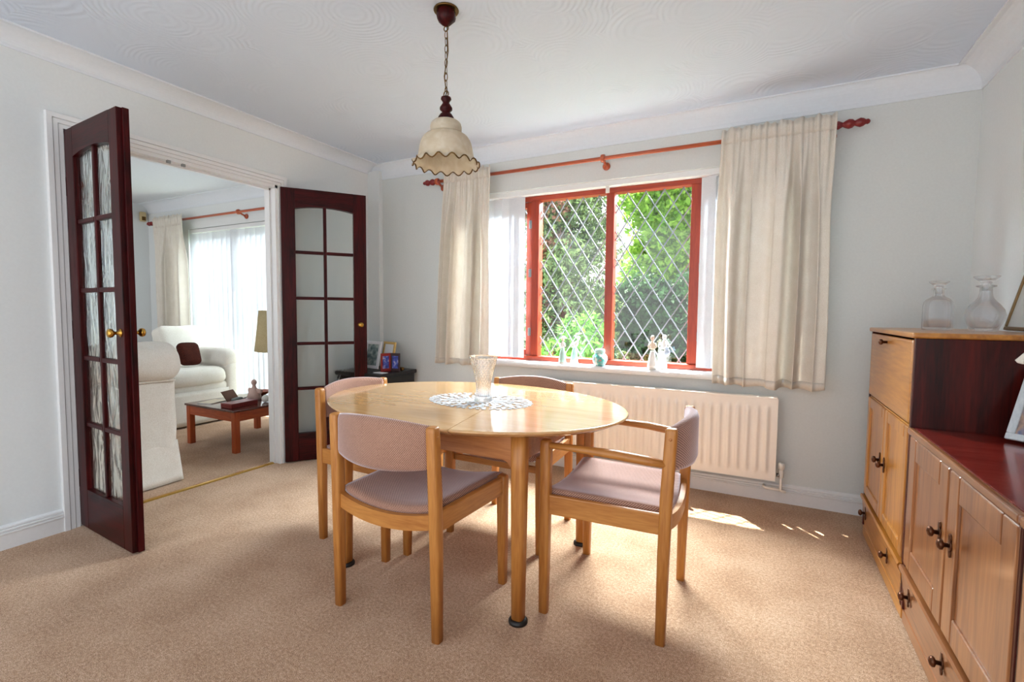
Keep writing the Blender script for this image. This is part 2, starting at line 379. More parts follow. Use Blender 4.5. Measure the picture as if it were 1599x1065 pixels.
struct('trim_corner_boxing', MB().box(XL, -2.937, 3.19, YW, 0, 2.29), M_wall, 'narrow white boxed-in pipe casing in the room corner', 'casing')
struct('eaves', MB().box(-8, 3, YW+.3, 3.71, 2.6, 2.75), M_gloss, 'white roof soffit outside above the windows', 'soffit')

def cove(dx, dz, n=9):
    """concave quarter profile: (distance from wall, height below ceiling)"""
    return [(0, 0), (0, -dz), (.007, -dz), (.007, -dz+.006)]+[(.004+(dx-.01)*(1-cos(PI/2*i/n)), -.004-(dz-.01)*(1-sin(PI/2*i/n))) for i in range(1, n)]+[(dx-.006, -.008), (dx, -.008), (dx, 0)]
pl = cove(.115, .072); poly = [(XL+a, ZC+b) for a, b in pl]
struct('trim_cove_left', MB().prism(poly, 'Y', YB, YW), M_cove, 'white plaster cove above the double doors', 'coving')
pl = cove(.055, .125); poly = [(YW-a, ZC+b) for a, b in pl]
struct('trim_cove_back', MB().prism(poly, 'X', XL, XR), M_cove, 'white plaster cove above the curtain pole', 'coving')
pl = cove(.11, .125); poly = [(XR-a, ZC+b) for a, b in pl]
struct('trim_cove_right', MB().prism(poly, 'Y', YB, YW), M_cove, 'white plaster cove above the cabinets', 'coving')
poly = [(YW-a, ZC+b) for a, b in cove(.1, .11)]
struct('trim_cove_lounge', MB().prism(poly, 'X', LX, XL-.11), M_cove, 'white plaster cove above the lounge curtain', 'coving')

SK = [(0, 0), (.014, 0), (.014, .068), (.019, .072), (.019, .078), (.013, .081), (.018, .085), (.018, .091), (.011, .094), (.015, .098), (.014, .105), (.006, .111), (0, .113)]
struct('baseboard_left', MB().prism([(XL+a, b) for a, b in SK], 'Y', YB, D0-.065).prism([(XL+a, b) for a, b in SK], 'Y', D1+.065, 3.19), M_gloss, 'white reeded skirting board along the door wall', 'skirting')
struct('baseboard_back', MB().prism([(YW-a, b) for a, b in SK], 'X', -2.937, XR), M_gloss, 'white reeded skirting board below the radiator', 'skirting')
struct('baseboard_right', MB().prism([(XR-a, b) for a, b in SK], 'Y', YB, YW-.014), M_gloss, 'white skirting board behind the cabinets', 'skirting')
struct('baseboard_lounge', MB().prism([(LX+a, b) for a, b in SK], 'Y', YB, YW), M_gloss, 'white skirting board at the far end of the lounge', 'skirting')

# door casing
df = thing('trim_door_casing', 'white reeded casing and lining around the double-door opening', 'door casing', (XL, D0, 0), kind='structure')
AR = [(0, 0), (0, .013), (.017, .013), (.019, .009), (.021, .016), (.039, .016), (.041, .011), (.043, .02), (.064, .02), (.066, .018), (.066, 0)]
def rel(mb): mb.v = [(x-XL, y-D0, z) for x, y, z in mb.v]; return mb
def mitre(f0, f1):
    """one architrave length with mitred ends; f0/f1 give the end point of each profile point"""
    n = len(AR); vs = [f0(a, b) for a, b in AR]+[f1(a, b) for a, b in AR]
    return rel(MB().add(vs, [(i, (i+1) % n, n+(i+1) % n, n+i) for i in range(n)]))
mitre(lambda a, b: (XL+b, D0-a, 0), lambda a, b: (XL+b, D0-a, DH+a)).obj('side_architrave', M_gloss, df)
mitre(lambda a, b: (XL+b, D1+a, 0), lambda a, b: (XL+b, D1+a, DH+a)).obj('side_architrave', M_gloss, df)
mitre(lambda a, b: (XL+b, D0-a, DH+a), lambda a, b: (XL+b, D1+a, DH+a)).obj('head_architrave', M_gloss, df)
rel(MB().box(XL-.112, XL+.004, D0-.002, D0+.02, 0, DH)).obj('side_lining', M_gloss, df)
rel(MB().box(XL-.112, XL+.004, D1-.02, D1+.002, 0, DH)).obj('side_lining', M_gloss, df)
rel(MB().box(XL-.112, XL+.004, D0, D1, DH-.02, DH+.002)).obj('head_lining', M_gloss, df)
rel(MB().box(XL-.07, XL-.045, D0+.02, D0+.032, 0, DH-.02)).obj('door_stop', M_gloss, df)
rel(MB().box(XL-.07, XL-.045, D1-.032, D1-.02, 0, DH-.02)).obj('door_stop', M_gloss, df)
rel(MB().box(XL-.07, XL-.045, D0+.02, D1-.02, DH-.032, DH-.02)).obj('door_stop', M_gloss, df)
for yy in (1.6, 1.68):
    rel(MB().box(XL-.005, XL+.006, yy, yy+.02, DH-.035, DH-.018)).obj('ball_catch', M_steel, df)
struct('trim_threshold', MB().prism([(XL-.09, 0), (XL-.08, .006), (XL-.066, .008), (XL-.052, .006), (XL-.042, 0)], 'Y', D0+.03, D1-.03), M_brass, 'thin brass threshold strip between the two carpets', 'threshold')

# ------------------------------------------------------------------ glazed double doors
DW, DT = .58, .044
def door(name, label, hinge, ang, flip):
    """local: x from hinge to free edge, y thickness 0..DT, z up"""
    d = thing(name, label, 'door', hinge, ang, kind='structure')
    z0, z1 = .008, 1.968; st = .092; top = .118; bot = .2; nrow = 5; gb = .022
    mz, mx_ = M_mahog['Z'], M_mahog['X']
    MB().box(0, st, 0, DT, z0, z1).obj('stile', mz, d, .003)
    b = MB().box(DW-st, DW-.012, 0, DT, z0, z1)
    b.box(DW-.012, DW, 0 if flip else DT*.45, DT*.55 if flip else DT, z0, z1)        # rebated meeting edge
    b.obj('stile', mz, d, .002)
    MB().box(st, DW-st, 0, DT, z0, z0+bot).obj('bottom_rail', mx_, d, .002)
    za = z1-top                                 # arched underside of the top rail
    arc = []
    for i in range(17):
        u = i/16; x = st+(DW-2*st)*u; arc.append((x, za-.021*(abs(2*u-1))**2))
    MB().prism([(DW-st, z1), (st, z1)]+arc, 'Y', 0, DT).obj('top_rail', mx_, d)
    gz0, gz1 = z0+bot, za-.021
    rows = [gz0+(za-gz0)*i/nrow for i in range(nrow+1)]
    xc = DW/2
    MB().box(xc-gb/2, xc+gb/2, .008, DT-.008, gz0, za+.002).obj('glazing_bar', mz, d, .004)
    for z in rows[1:-1]:
        for a, b_ in ((st, xc-gb/2), (xc+gb/2, DW-st)):
            MB().box(a, b_, .008, DT-.008, z-gb/2, z+gb/2).obj('glazing_bar', mx_, d, .004)
    for i in range(nrow):
        za_, zb_ = rows[i]+(gb/2 if i else 0), rows[i+1]-(gb/2 if i < nrow-1 else 0)
        for a, b_ in ((st, xc-gb/2), (xc+gb/2, DW-st)):
            if i < nrow-1: MB().box(a, b_, DT/2-.003, DT/2+.003, za_, zb_).obj('pane', M_ripple, d)
            else:
                up = [p for p in arc if a-.001 <= p[0] <= b_+.001]
                f = lambda x: za-.021*(abs(2*(x-st)/(DW-2*st)-1))**2
                up = [(a, f(a))]+[p for p in up if a+.002 < p[0] < b_-.002]+[(b_, f(b_))]
                MB().prism([(a, za_)]+up+[(b_, za_)], 'Y', DT/2-.003, DT/2+.003).obj('pane', M_ripple, d)
    kz = 1.0
    for s_, yy in ((-1, 0), (1, DT)):
        k = MB().lathe([(.019, 0), (.019, .003), (.009, .006), (.007, .02), (.011, .025), (.018, .03), (.02, .038), (.017, .046), (.009, .05), (.001, .051)], 20)
        k.v = [(DW-.048+x, yy+s_*z, kz+y) for x, y, z in k.v]
        k.obj('knob', M_brass, d)
    for z in (.25, 1.0, 1.7):
        MB().tube([(-.006, DT+.002 if flip else -.002, z-.045), (-.006, DT+.002 if flip else -.002, z+.045)], .007, 8).obj('hinge', M_steel, d)
    return d
door('door_1', 'dark mahogany glazed door with rippled panes, standing open beside the plain white wall', (XL+.012, D0+.002, 0), math.radians(-3.4), False)
door('door_2', 'dark mahogany glazed door folded back towards the window corner', (XL+.026, D1+.004, 0), math.radians(53), True)

# ------------------------------------------------------------------ dining window
win = thing('window_1', 'leaded casement window with red-brown timber frame looking onto the garden', 'window', (-.97, YW+.1, WZ0), kind='structure')
FY0, FY1 = YW+.085, YW+.155                # frame depth
def wrel(mb): mb.v = [(x+.97, y-YW-.1, z-WZ0) for x, y, z in mb.v]; return mb
fz0, fz1 = WZ0, 1.965
wrel(MB().box(WX0, WX1, FY0, FY1, fz1-.035, fz1)).obj('head_frame', M_red['X'], win, .004)
wrel(MB().box(WX0, WX1, FY0-.02, FY1, fz0, fz0+.045)).obj('sill_rail', M_red['X'], win, .005)
wrel(MB().box(WX0, WX0+.05, FY0, FY1, fz0, fz1)).obj('jamb', M_red['Z'], win, .004)
wrel(MB().box(WX1-.05, WX1, FY0, FY1, fz0, fz1)).obj('jamb', M_red['Z'], win, .004)
struct('trim_window_head', MB().box(WX0, WX1, YW+.02, FY1+.02, fz1, WZ1+.01), M_gloss, 'white reveal lining above the window', 'lining')
MUL = [(-1.535, .062), (-.968, .056), (-.41, .062)]
for c, ww in MUL:
    wrel(MB().box(c-ww/2, c+ww/2, FY0-.004, FY1, fz0+.045, fz1-.035)).obj('mullion', M_red['Z'], win, .004)
lights = [(WX0+.05, MUL[0][0]-.031, 1), (MUL[0][0]+.031, MUL[1][0]-.028, 0), (MUL[1][0]+.028, MUL[2][0]-.031, 0), (MUL[2][0]+.031, WX1-.05, 1)]
GY = YW+.125
dw, dh = .1215, .187
def clip(poly, x0, x1, z0, z1):
    for ax, lim, sg in ((0, x0, 1), (0, x1, -1), (1, z0, 1), (1, z1, -1)):
        out = []
        for i in range(len(poly)):
            p, q = poly[i], poly[(i+1) % len(poly)]
            dp, dq = sg*(p[ax]-lim), sg*(q[ax]-lim)
            if dp >= 0: out.append(p)
            if dp*dq < 0:
                t = dp/(dp-dq); out.append((p[0]+(q[0]-p[0])*t, p[1]+(q[1]-p[1])*t))
        poly = out
        if len(poly) < 3: return []
    return poly
for x0, x1, casement in lights:
    z0, z1 = fz0+.045, fz1-.035
    if casement:
        cw = .045
        for bx in ((x0+.004, x0+cw, z0+.004, z1-.004), (x1-cw, x1-.004, z0+.004, z1-.004)):
            wrel(MB().box(bx[0], bx[1], FY0+.012, FY1+.01, bx[2], bx[3])).obj('casement_stile', M_red['Z'], win, .004)
        for za, zb in ((z0+.004, z0+cw), (z1-cw, z1-.004)):
            wrel(MB().box(x0+cw, x1-cw, FY0+.012, FY1+.01, za, zb)).obj('casement_rail', M_red['X'], win, .004)
        hx = x1-.006 if x0 < -1 else x0+.006
        for hz in (z0+.18, z0+.62, z1-.17):
            wrel(MB().box(hx-.014, hx+.014, FY0-.004, FY0+.016, hz-.03, hz+.03)).obj('hinge', M_steel, win, .002)
        x0, x1, z0, z1 = x0+cw, x1-cw, z0+cw, z1-cw
    xc = x0+.02; zc = z0+.02
    lead = MB()
    rnd = random.Random(int(x0*1000))
    for i in range(-1, 14):
        for j in range(-1, 16):
            cx = xc+(i+.5*(j % 2))*dw; cz = zc+j*dh/2
            p = clip([(cx-dw/2, cz), (cx, cz-dh/2), (cx+dw/2, cz), (cx, cz+dh/2)], x0, x1, z0, z1)
            if len(p) < 3: continue
            ar = abs(sum(p[k][0]*p[(k+1) % len(p)][1]-p[(k+1) % len(p)][0]*p[k][1] for k in range(len(p))))/2
            if ar < 2e-5: continue
            pc = MB().prism(p, 'Y', GY-.002, GY+.002)
            ta, tb = rnd.uniform(-.012, .012), rnd.uniform(-.012, .012)
            pc.v = [(x, y+(x-cx)*ta+(z-cz)*tb, z) for x, y, z in pc.v]
            wrel(pc).obj('pane', M_pane, win)
    for sg in (-1, 1):
        for k in range(-30, 40):
            # lines through (xc + k*dw/2... ) with slope sg*dh/dw, clipped to the light
            pts = []
            xs = xc+dw/2+k*dw
            for xx in (x0, x1):
                zz = zc+sg*(xx-xs)*dh/dw
                if z0 <= zz <= z1: pts.append((xx, zz))
            for zz in (z0, z1):
                xx = xs+sg*(zz-zc)*dw/dh
                if x0 < xx < x1: pts.append((xx, zz))
            if len(pts) >= 2:
                pts.sort(); a, b_ = pts[0], pts[-1]
                if math.hypot(a[0]-b_[0], a[1]-b_[1]) > .02:
                    lead.bar((a[0], GY-.001*sg, a[1]), (b_[0], GY-.001*sg, b_[1]), .0072, .0052, up=(0, 1, 0))
    lead.v = lead.v
    wrel(lead).obj('lead_lattice', M_lead, win)
struct('windowsill', MB().prism([(YW-.045, .712), (YW-.05, .72), (YW-.05, .732), (YW-.042, .742), (FY0-.005, .745), (FY0-.005, .705), (YW-.04, .705)], 'X', WX0-.02, WX1+.02), M_gloss, 'white painted sill board below the leaded window', 'sill')

# ------------------------------------------------------------------ garden beyond
def foliage(mb, c, rad, n, size, asp=.5, shell=.35, seed=0, droop=0):
    rn = random.Random(seed)
    for _ in range(n):
        while True:
            p = Vector((rn.uniform(-1, 1), rn.uniform(-1, 1), rn.uniform(-1, 1)))
            if shell < p.length <= 1: break
        q = Vector((c[0]+p.x*rad[0], c[1]+p.y*rad[1], c[2]+p.z*rad[2]))
        q += noise.noise_vector(q*1.6)*.25*min(rad)
        d = Vector((rn.gauss(0, 1), rn.gauss(0, 1), rn.gauss(0, 1)-droop)).normalized()
        e = d.cross(Vector((rn.gauss(0, 1), rn.gauss(0, 1), rn.gauss(0, 1)))).normalized()
        s_ = size*rn.uniform(.6, 1.3)
        mb.add([q-d*s_, q+e*s_*asp, q+d*s_, q-e*s_*asp], [(0, 1, 2, 3)])
L_con = leafmat('conifer_sprays', srgb(132, 152, 92), srgb(40, 60, 40), .2)
L_brown = leafmat('dead_conifer_sprays', srgb(140, 92, 72), srgb(70, 44, 40), .1)
L_lime = leafmat('lime_leaves', srgb(176, 210, 90), srgb(110, 158, 56), .5)
L_dark = leafmat('dark_laurel_leaves', srgb(70, 112, 62), srgb(26, 56, 34), .3)
L_mid = leafmat('shrub_leaves', srgb(104, 156, 56), srgb(52, 100, 34), .35)
M_bark = plain('red_brown_bark', srgb(122, 74, 56), .9, nz=.8, nscale=14, vary=.35)
M_grass = plain('lawn', srgb(92, 104, 72), .9, nz=.5, nscale=40, vary=.3)
struct('ground_garden', MB().box(-14, 10, YW+.3, 22, -.4, -.2), M_grass, 'green lawn of the garden outside', 'lawn')
def tree(name, label, x, y, trunk, crowns, leaf, size, asp, seed, droop=0, bark=None, group=None):
    t = thing(name, label, 'tree' if 'shrub' not in name and 'hedge' not in name else 'shrub', (x, y, -.2), group=group)
    if trunk:
        r, h = trunk
        MB().tube([(0, 0, 0), (.03, .02, h*.35), (-.03, .05, h*.7), (.02, 0, h)], [r*1.25, r, r*.75, r*.35], 12).obj('trunk', bark or M_bark, t)
    mb = MB()
    for i, (cx, cy, cz, rx, ry, rz, n) in enumerate(crowns): foliage(mb, (cx, cy, cz), (rx, ry, rz), n, size, asp, .3, seed+i, droop)
    mb.obj('foliage', leaf, t, kind='stuff', recalc=False)
    return t
cr = []
rn = random.Random(3)
for i in range(90):
    a = rn.uniform(0, 2*PI); z = rn.uniform(.3, 3.9); r = .72*(1-z/6.5)*rn.uniform(.5, 1.1)
    cr.append((r*cos(a), r*sin(a), z, .34, .34, .3, 430))
tree('conifer', 'tall conifer with red-brown bark behind the first big window light', -2.5, 6.4, (.1, 4.2), cr, L_con, .042, .35, 11, .4)
cr = [(rn.uniform(-.95, .95), rn.uniform(-.6, .6), rn.uniform(1.9, 4.6), .7, .5, .55, 900) for _ in range(24)]
con = bpy.data.objects['conifer']
mb = MB()
for i in range(16):
    foliage(mb, (rn.uniform(-.55, .1), rn.uniform(-.62, -.3), rn.uniform(.9, 3.3)), (.17, .12, .22), 260, .03, .3, .1, 500+i, .4)
mb.obj('dead_foliage', L_brown, con, kind='stuff', recalc=False)
cr = [(rn.uniform(-.95, .95), rn.uniform(-.6, .6), rn.uniform(1.9, 4.6), .7, .5, .55, 900) for _ in range(24)]
tree('garden_tree', 'pale lime-green leafy tree rising above the dark laurel', -1.65, 10.0, (.13, 4.5), cr, L_lime, .075, .55, 41)
cr = [(rn.uniform(-1.1, 1.3), rn.uniform(-.2, .2), rn.uniform(.3, 1.75), .5, .4, .45, 900) for _ in range(26)]
tree('laurel_shrub', 'dark green glossy laurel shrub behind the second big window light', -1.3, 8.4, (.07, 1.4), cr, L_dark, .06, .5, 71)
cr = [(rn.uniform(-.5, .5), rn.uniform(-.2, .2), rn.uniform(.3, 1.1), .28, .25, .28, 600) for _ in range(7)]
tree('bright_shrub', 'bright green small-leaved shrub low in front of the conifer', -2.1, 5.0, (.03, .9), cr, L_mid, .035, .5, 91)
cr = [(rn.uniform(-.45, .45), rn.uniform(-.2, .2), rn.uniform(.2, .6), .22, .22, .2, 400) for _ in range(5)]
tree('fern_shrub', 'low pale feathery shrub just outside below the second big light', -.8, 5.0, (.03, .6), cr, leafmat('pale_fern', srgb(190, 214, 150), srgb(120, 160, 96), .4), .04, .35, 131)
cr = [(i*1.15-6, rn.uniform(-.3, .3), rn.uniform(.8, 1.8), .95, .5, .95, 800) for i in range(14)]
tree('boundary_hedge', 'tall mixed green hedge closing the garden behind the trees', -1.5, 13.5, None, cr, L_mid, .085, .55, 171)

# ------------------------------------------------------------------ vertical blinds, curtains, pole
def vane(x, y, ang, w_, z0, z1, th=.0012):
    m = MB().box(-w_/2, w_/2, -th/2, th/2, z0, z1); c, s_ = cos(ang), sin(ang)
    m.v = [(x+a*c-b*s_, y+a*s_+b*c, z) for a, b, z in m.v]; return m
vb = thing('vertical_blind', 'white vertical blind drawn apart in the dining window', 'blind', (-.97, YW+.04, 1.99))
def vrel(mb): mb.v = [(x+.97, y-YW-.04, z-1.99) for x, y, z in mb.v]; return mb
vrel(MB().box(WX0+.01, WX1-.01, YW+.018, YW+.062, 1.962, 1.998)).obj('headrail', M_gloss, vb, .004)
for i, (x, a) in enumerate([(-2.04, 40), (-1.965, 35), (-1.89, 38), (-1.815, 30), (-1.745, 24), (-1.69, 8), (-1.645, 8)]):
    vrel(vane(x, YW+.04+(i % 2)*.006, math.radians(a), .088, .765, 1.955)).obj('vane', M_blind, vb)
for i, (x, a) in enumerate([(-.335, 12), (-.29, 16), (-.235, 20), (-.17, 20), (-.1, 18), (-.03, 20), (.04, 20), (.105, 18)]):
    vrel(vane(x, YW+.04+(i % 2)*.006, math.radians(-a), .088, .765, 1.955)).obj('vane', M_blind, vb)
vrel(MB().box(-.983, -.957, YW+.012, YW+.02, 1.915, 1.96)).obj('clip', M_sock, vb, .002)

def curtain(name, label, x0, x1, z0, z1, zr, y, nf, seed, flare=.03, depth=.03, group=None, anch=0):
    rn = random.Random(seed); ph = [rn.uniform(0, 6.28) for _ in range(4)]; n = int(nf*26)+1
    W_ = x1-x0; cxm = (x0+x1)/2
    warp = lambda u: u+.035*sin(2*PI*u*2+ph[0])+.02*sin(2*PI*u*5+ph[1])
    def fn(u, v):
        z = z0+(z1-z0)*v
        ww = 1-flare*v
        fall = min(1, max(0, (zr-.02-z)/.5)); fall = fall*fall*(3-2*fall)
        a = 2*PI*nf*warp(u); amp = depth*(.55+.45*sin(2*PI*1.7*u+ph[3]))
        s1 = sin(a+ph[2])+.3*sin(2*a+ph[1]); s1 = math.copysign(abs(s1)**.8, s1)
        g = .0065*sin(2*PI*nf*2.6*u+ph[1])+.0045*sin(2*PI*nf*4.3*u+ph[0])      # small gathers under the heading
        yy = y-amp*(.06+.94*fall)*s1+g*(1-fall)*(1.0 if z < zr+.012 else .8)
        if abs(z-(zr-.03)) < .012: yy += .004                                     # stitched line
        zz = z
        if v > .985: zz = z+.006*sin(2*PI*nf*1.3*u+ph[1])+.004*sin(2*PI*nf*3.1*u)
        if v < .01: zz = z+.006*sin(2*PI*nf*.7*u+ph[2])
        xx = cxm+(u-.5)*W_*ww+anch*W_*flare*v*.5+.016*fall*cos(a+ph[2])+.006*sin(3*z+5*u)
        return (xx, yy, zz)
    mb = MB().grid(fn, n, 64)
    o = thing(name, label, 'curtain', (cxm, y, z0), group=group)
    mb.v = [(a-cxm, b-y, c-z0) for a, b, c in mb.v]
    p = mb.obj('curtain_panel', M_curtain, o, recalc=False)
    sd = p.modifiers.new('thickness', 'SOLIDIFY'); sd.thickness = .003; sd.offset = 0
    # stitched hem band and heading band, each its own strip of cloth
    hem = MB().grid(lambda u, v: tuple(a+b for a, b in zip(fn(u, .002+v*.028), (-cxm, -y-.0035, -z0))), n, 3)
    q = hem.obj('hem', M_curtain, o, recalc=False); sd = q.modifiers.new('thickness', 'SOLIDIFY'); sd.thickness = .002; sd.offset = 0
    hd = MB().grid(lambda u, v: tuple(a+b for a, b in zip(fn(u, .944+v*.05), (-cxm, -y-.0045, -z0))), n, 4)
    q = hd.obj('heading', M_curtain, o, recalc=False); sd = q.modifiers.new('thickness', 'SOLIDIFY'); sd.thickness = .003; sd.offset = 0
    return o
curtain('curtain', 'narrow cream curtain on the window side nearest the doors', -2.285, -1.795, .705, 2.163, 2.115, 3.105, 5, 5, .18, .062, anch=1)
curtain('curtain', 'wide cream curtain on the window side nearest the cabinets', -.262, .312, .693, 2.168, 2.12, 3.105, 5, 12, .02, .072)

def finial(x, y, z, sg):
    prof = [(.012, 0), (.013, .006), (.02, .012), (.022, .022), (.016, .034), (.011, .042), (.018, .052), (.025, .068), (.022, .084), (.013, .094), (.018, .104), (.024, .118), (.02, .132), (.012, .142), (.014, .15), (.01, .158), (.001, .162)]
    k = MB().lathe(prof, 18); k.v = [(x+sg*c, y+a, z+b) for a, b, c in k.v]; return k
def pole(name, label, x0, x1, y, z, yw, brk, loc):
    t = thing(name, label, 'curtain pole', loc)
    def rl(mb): mb.v = [(a-loc[0], b-loc[1], c-loc[2]) for a, b, c in mb.v]; return mb
    rl(MB().tube([(x0+.15, y, z), (x1-.15, y, z)], .0125, 14)).obj('rod', M_pole, t)
    rl(finial(x0+.155, y, z, -1)).obj('finial', M_finial, t); rl(finial(x1-.155, y, z, 1)).obj('finial', M_finial, t)
    for bx in brk:
        b = MB(); k = MB().lathe([(.024, -.012), (.026, -.006), (.026, .006), (.024, .012)], 18); k.v = [(bx+c, y+a, z+b_) for a, b_, c in k.v]; b.add(k.v, k.f, True)
        b.tube([(bx, y+.018, z-.008), (bx, yw-.02, z-.03)], .009, 10)
        k = MB().lathe([(.026, 0), (.026, .008), (.02, .014), (.016, .02)], 18); k.v = [(bx+a, yw-c, z-.03+b_) for a, b_, c in k.v]; b.add(k.v, k.f, True)
        rl(b).obj('bracket', M_pole, t)
    return t
pole('curtain_pole', 'long wooden curtain pole with dark red turned finials over the leaded window', -2.43, .445, 3.15, 2.116, YW, (-2.3, -.975, .29), (-.99, 3.15, 2.116))

# ------------------------------------------------------------------ radiator, valve, socket
rd = thing('radiator', 'long cream panel radiator with pressed flutes below the window', 'radiator', (-.7, 3.14, .14))
rx0, rx1, rz0, rz1, ry = -1.5, .088, .148, .625, 3.14
pitch = .0505
def radf(u, v):
    x = rx0+(rx1-rx0)*u; z = rz0+(rz1-rz0)*v
    ph = ((x-rx1+.03) / pitch) % 1
    ridge = max(0, cos((ph-.5)*2*PI*.5)) ** 3
    end = min(1, max(0, (z-rz0-.04)/.02))*min(1, max(0, (rz1-.05-z)/.02))
    ed = 1 if rx0+.03 < x < rx1-.028 else 0
    return (x+.7, -.012*ridge*end*ed, z-.14)
MB().grid(radf, 380, 26).obj('front_panel', M_rad, rd, recalc=False)
MB().box(rx0+.7, rx1+.7, .0005, .012, rz0-.14, rz1-.14).obj('back_panel', M_rad, rd, .003)
MB().box(rx0+.7+.003, rx1+.7-.003, -.002, .05, rz1-.141, rz1-.132).obj('top_grille', M_rad, rd, .002)
for xx in (rx0+.7+.2, rx1+.7-.2): MB().box(xx, xx+.03, .012, .09, .06, .4).obj('wall_bracket', M_rad, rd)
v = MB().tube([(.793, .028, .04), (.815, .028, .04)], .011, 10)
v.obj('valve_tail', M_steel, rd)
v = MB().lathe([(.009, -.02), (.013, -.015), (.013, .02), (.01, .024), (.01, .03), (.017, .034), (.018, .062), (.015, .068), (.001, .069)], 14, (.818, .028, .045)); v.obj('valve', M_sock, rd)
v = MB().tube([(.818, .028, .025), (.818, .028, -.045), (.82, .028, -.05), (.845, .03, -.055)], .0075, 10); v.obj('pipe', M_rad, rd)
v = MB().tube([(.818, .028, -.048), (.74, .028, -.045), (.73, .05, -.045), (.73, .078, -.045)], .0075, 10); v.obj('pipe', M_rad, rd)
sk = thing('wall_socket', 'white double wall socket low on the wall behind the crystal vase', 'socket', (-2.105, YW, .505))
MB().box(-.073, .073, -.012, 0, -.043, .043).obj('face_plate', M_sock, sk, .003)
for xx in (-.035, .035):
    MB().box(xx-.006, xx+.006, -.016, -.011, .012, .03).obj('switch', M_sock, sk, .001)
    for a, b_ in ((0, -.004), (-.011, -.022), (.011, -.022)): MB().box(xx+a-.003, xx+a+.003, -.0127, -.0115, b_-.003, b_+.003).obj('pin_hole', M_black, sk)
sk = thing('wall_socket', 'white wall socket on the door wall just above the skirting', 'socket', (XL, .79, .165))
MB().box(0, .012, -.043, .043, -.043, .043).obj('face_plate', M_sock, sk, .003)
MB().box(.011, .016, -.006, .006, .01, .028).obj('switch', M_sock, sk, .001)

# ------------------------------------------------------------------ dining table
TC = (-1.165, 1.84); TA, TB, TR = .713, .522, -.07
tb = thing('dining_table', 'oval pale oak dining table with four legs on black castor cups', 'table', (TC[0], TC[1], 0))
def ell(a, b, z, n=96):
    return [(a*cos(2*PI*i/n)*cos(TR)-b*sin(2*PI*i/n)*sin(TR), a*cos(2*PI*i/n)*sin(TR)+b*sin(2*PI*i/n)*cos(TR), z) for i in range(n)]
def top_half(sgn):
    bm = bmesh.new(); rings = []
    for k, z in ((-.034, .684), (-.004, .7), (0, .7035), (0, .706), (-.002, .709), (-.005, .71)):
        rings.append([bm.verts.new(p) for p in ell(TA+k, TB+k, z)])
    n = 96
    for a, b in zip(rings, rings[1:]):
        for j in range(n): bm.faces.new((a[j], a[(j+1) % n], b[(j+1) % n], b[j])).smooth = True
    bm.faces.new(rings[-1]); bm.faces.new(rings[0][::-1])
    p = Vector((-1.05-TC[0], 1.93-TC[1], 0)); nn = Vector((.985, .19, 0)).normalized()
    r = bmesh.ops.bisect_plane(bm, geom=bm.verts[:]+bm.edges[:]+bm.faces[:], plane_co=p+nn*sgn*.001, plane_no=nn*-sgn, clear_outer=True)
    ed = [e for e in r['geom_cut'] if isinstance(e, bmesh.types.BMEdge)]
    bmesh.ops.contextual_create(bm, geom=ed)
    bmesh.ops.recalc_face_normals(bm, faces=bm.faces)
    me = bpy.data.meshes.new('tabletop'); bm.to_mesh(me); bm.free(); me.materials.append(M_top)
    o = bpy.data.objects.new('tabletop', me); COL.objects.link(o); o.parent = tb
top_half(1); top_half(-1)
LEG = [(-.42, -.335), (.42, -.335), (.42, .335), (-.42, .335)]
for x, y in LEG:
    MB().tube([(x, y, .014), (x, y, .3), (x, y, .56), (x, y, .684)], [.0225, .0255, .028, .029], 20, sq=3.2).obj('leg', M_oak['Z'], tb)
    MB().lathe([(.034, 0), (.035, .008), (.03, .014), (.026, .016)], 22, (x, y, 0)).obj('castor_cup', M_black, tb)
def apron(L):
    p = [(-L, .684), (-L, .54)]
    for i in range(7): t = PI/2*i/6; p.append((-L+.0+.045*(1-cos(t))*1.0, .54+.045*sin(t)))
    q = [(-a, b) for a, b in p[::-1]]
    return p+q
for y in (-.335, .335):
    MB().prism(apron(.396), 'Y', y-.011, y+.011).obj('apron', M_topedge, tb)
for x in (-.42, .42):
    MB().prism(apron(.31), 'X', x-.011, x+.011).obj('apron', M_topedge, tb)
MB().box(-.4, .4, -.03, .03, .64, .684).obj('bearer', M_topedge, tb)

# doily with real openings
dl = MB(); nr, na = 15, 200; DA, DB = .245, .178
def dp(i, j):
    t = 2*PI*j/na; r = i/nr
    sc = 1+(.028*abs(sin(t*14)) if i == nr else 0)
    return (DA*r*sc*cos(t), DB*r*sc*sin(t))
for i in range(nr):
    for j in range(na):
        t = 2*PI*(j+.5)/na; r = (i+.5)/nr
        hole = (sin(t*28+i*1.2) > -.1 and i in (5, 6, 9, 12, 13)) or (sin(t*14+i*.8) > .3 and i in (7, 8, 10, 11)) or (i == 4 and sin(t*20) > -.2) or (i == 14 and sin(t*50) > .2)
        if hole: continue
        a, b, c, d = dp(i, j), dp(i, j+1), dp(i+1, j+1), dp(i+1, j)
        if i == 0: dl.add([(0, 0, 0), (*c, 0), (*d, 0)], [(0, 1, 2)])
        else: dl.add([(*a, 0), (*b, 0), (*c, 0), (*d, 0)], [(0, 1, 2, 3)])
do = dl.obj('doily', M_lace); do.location = (-1.118, 1.85, .7118); do.rotation_euler = (0, 0, -.05)
sd = do.modifiers.new('thickness', 'SOLIDIFY'); sd.thickness = .0015; sd.offset = 0
tag(do, 'white oval lace doily in the middle of the dining table', 'doily')

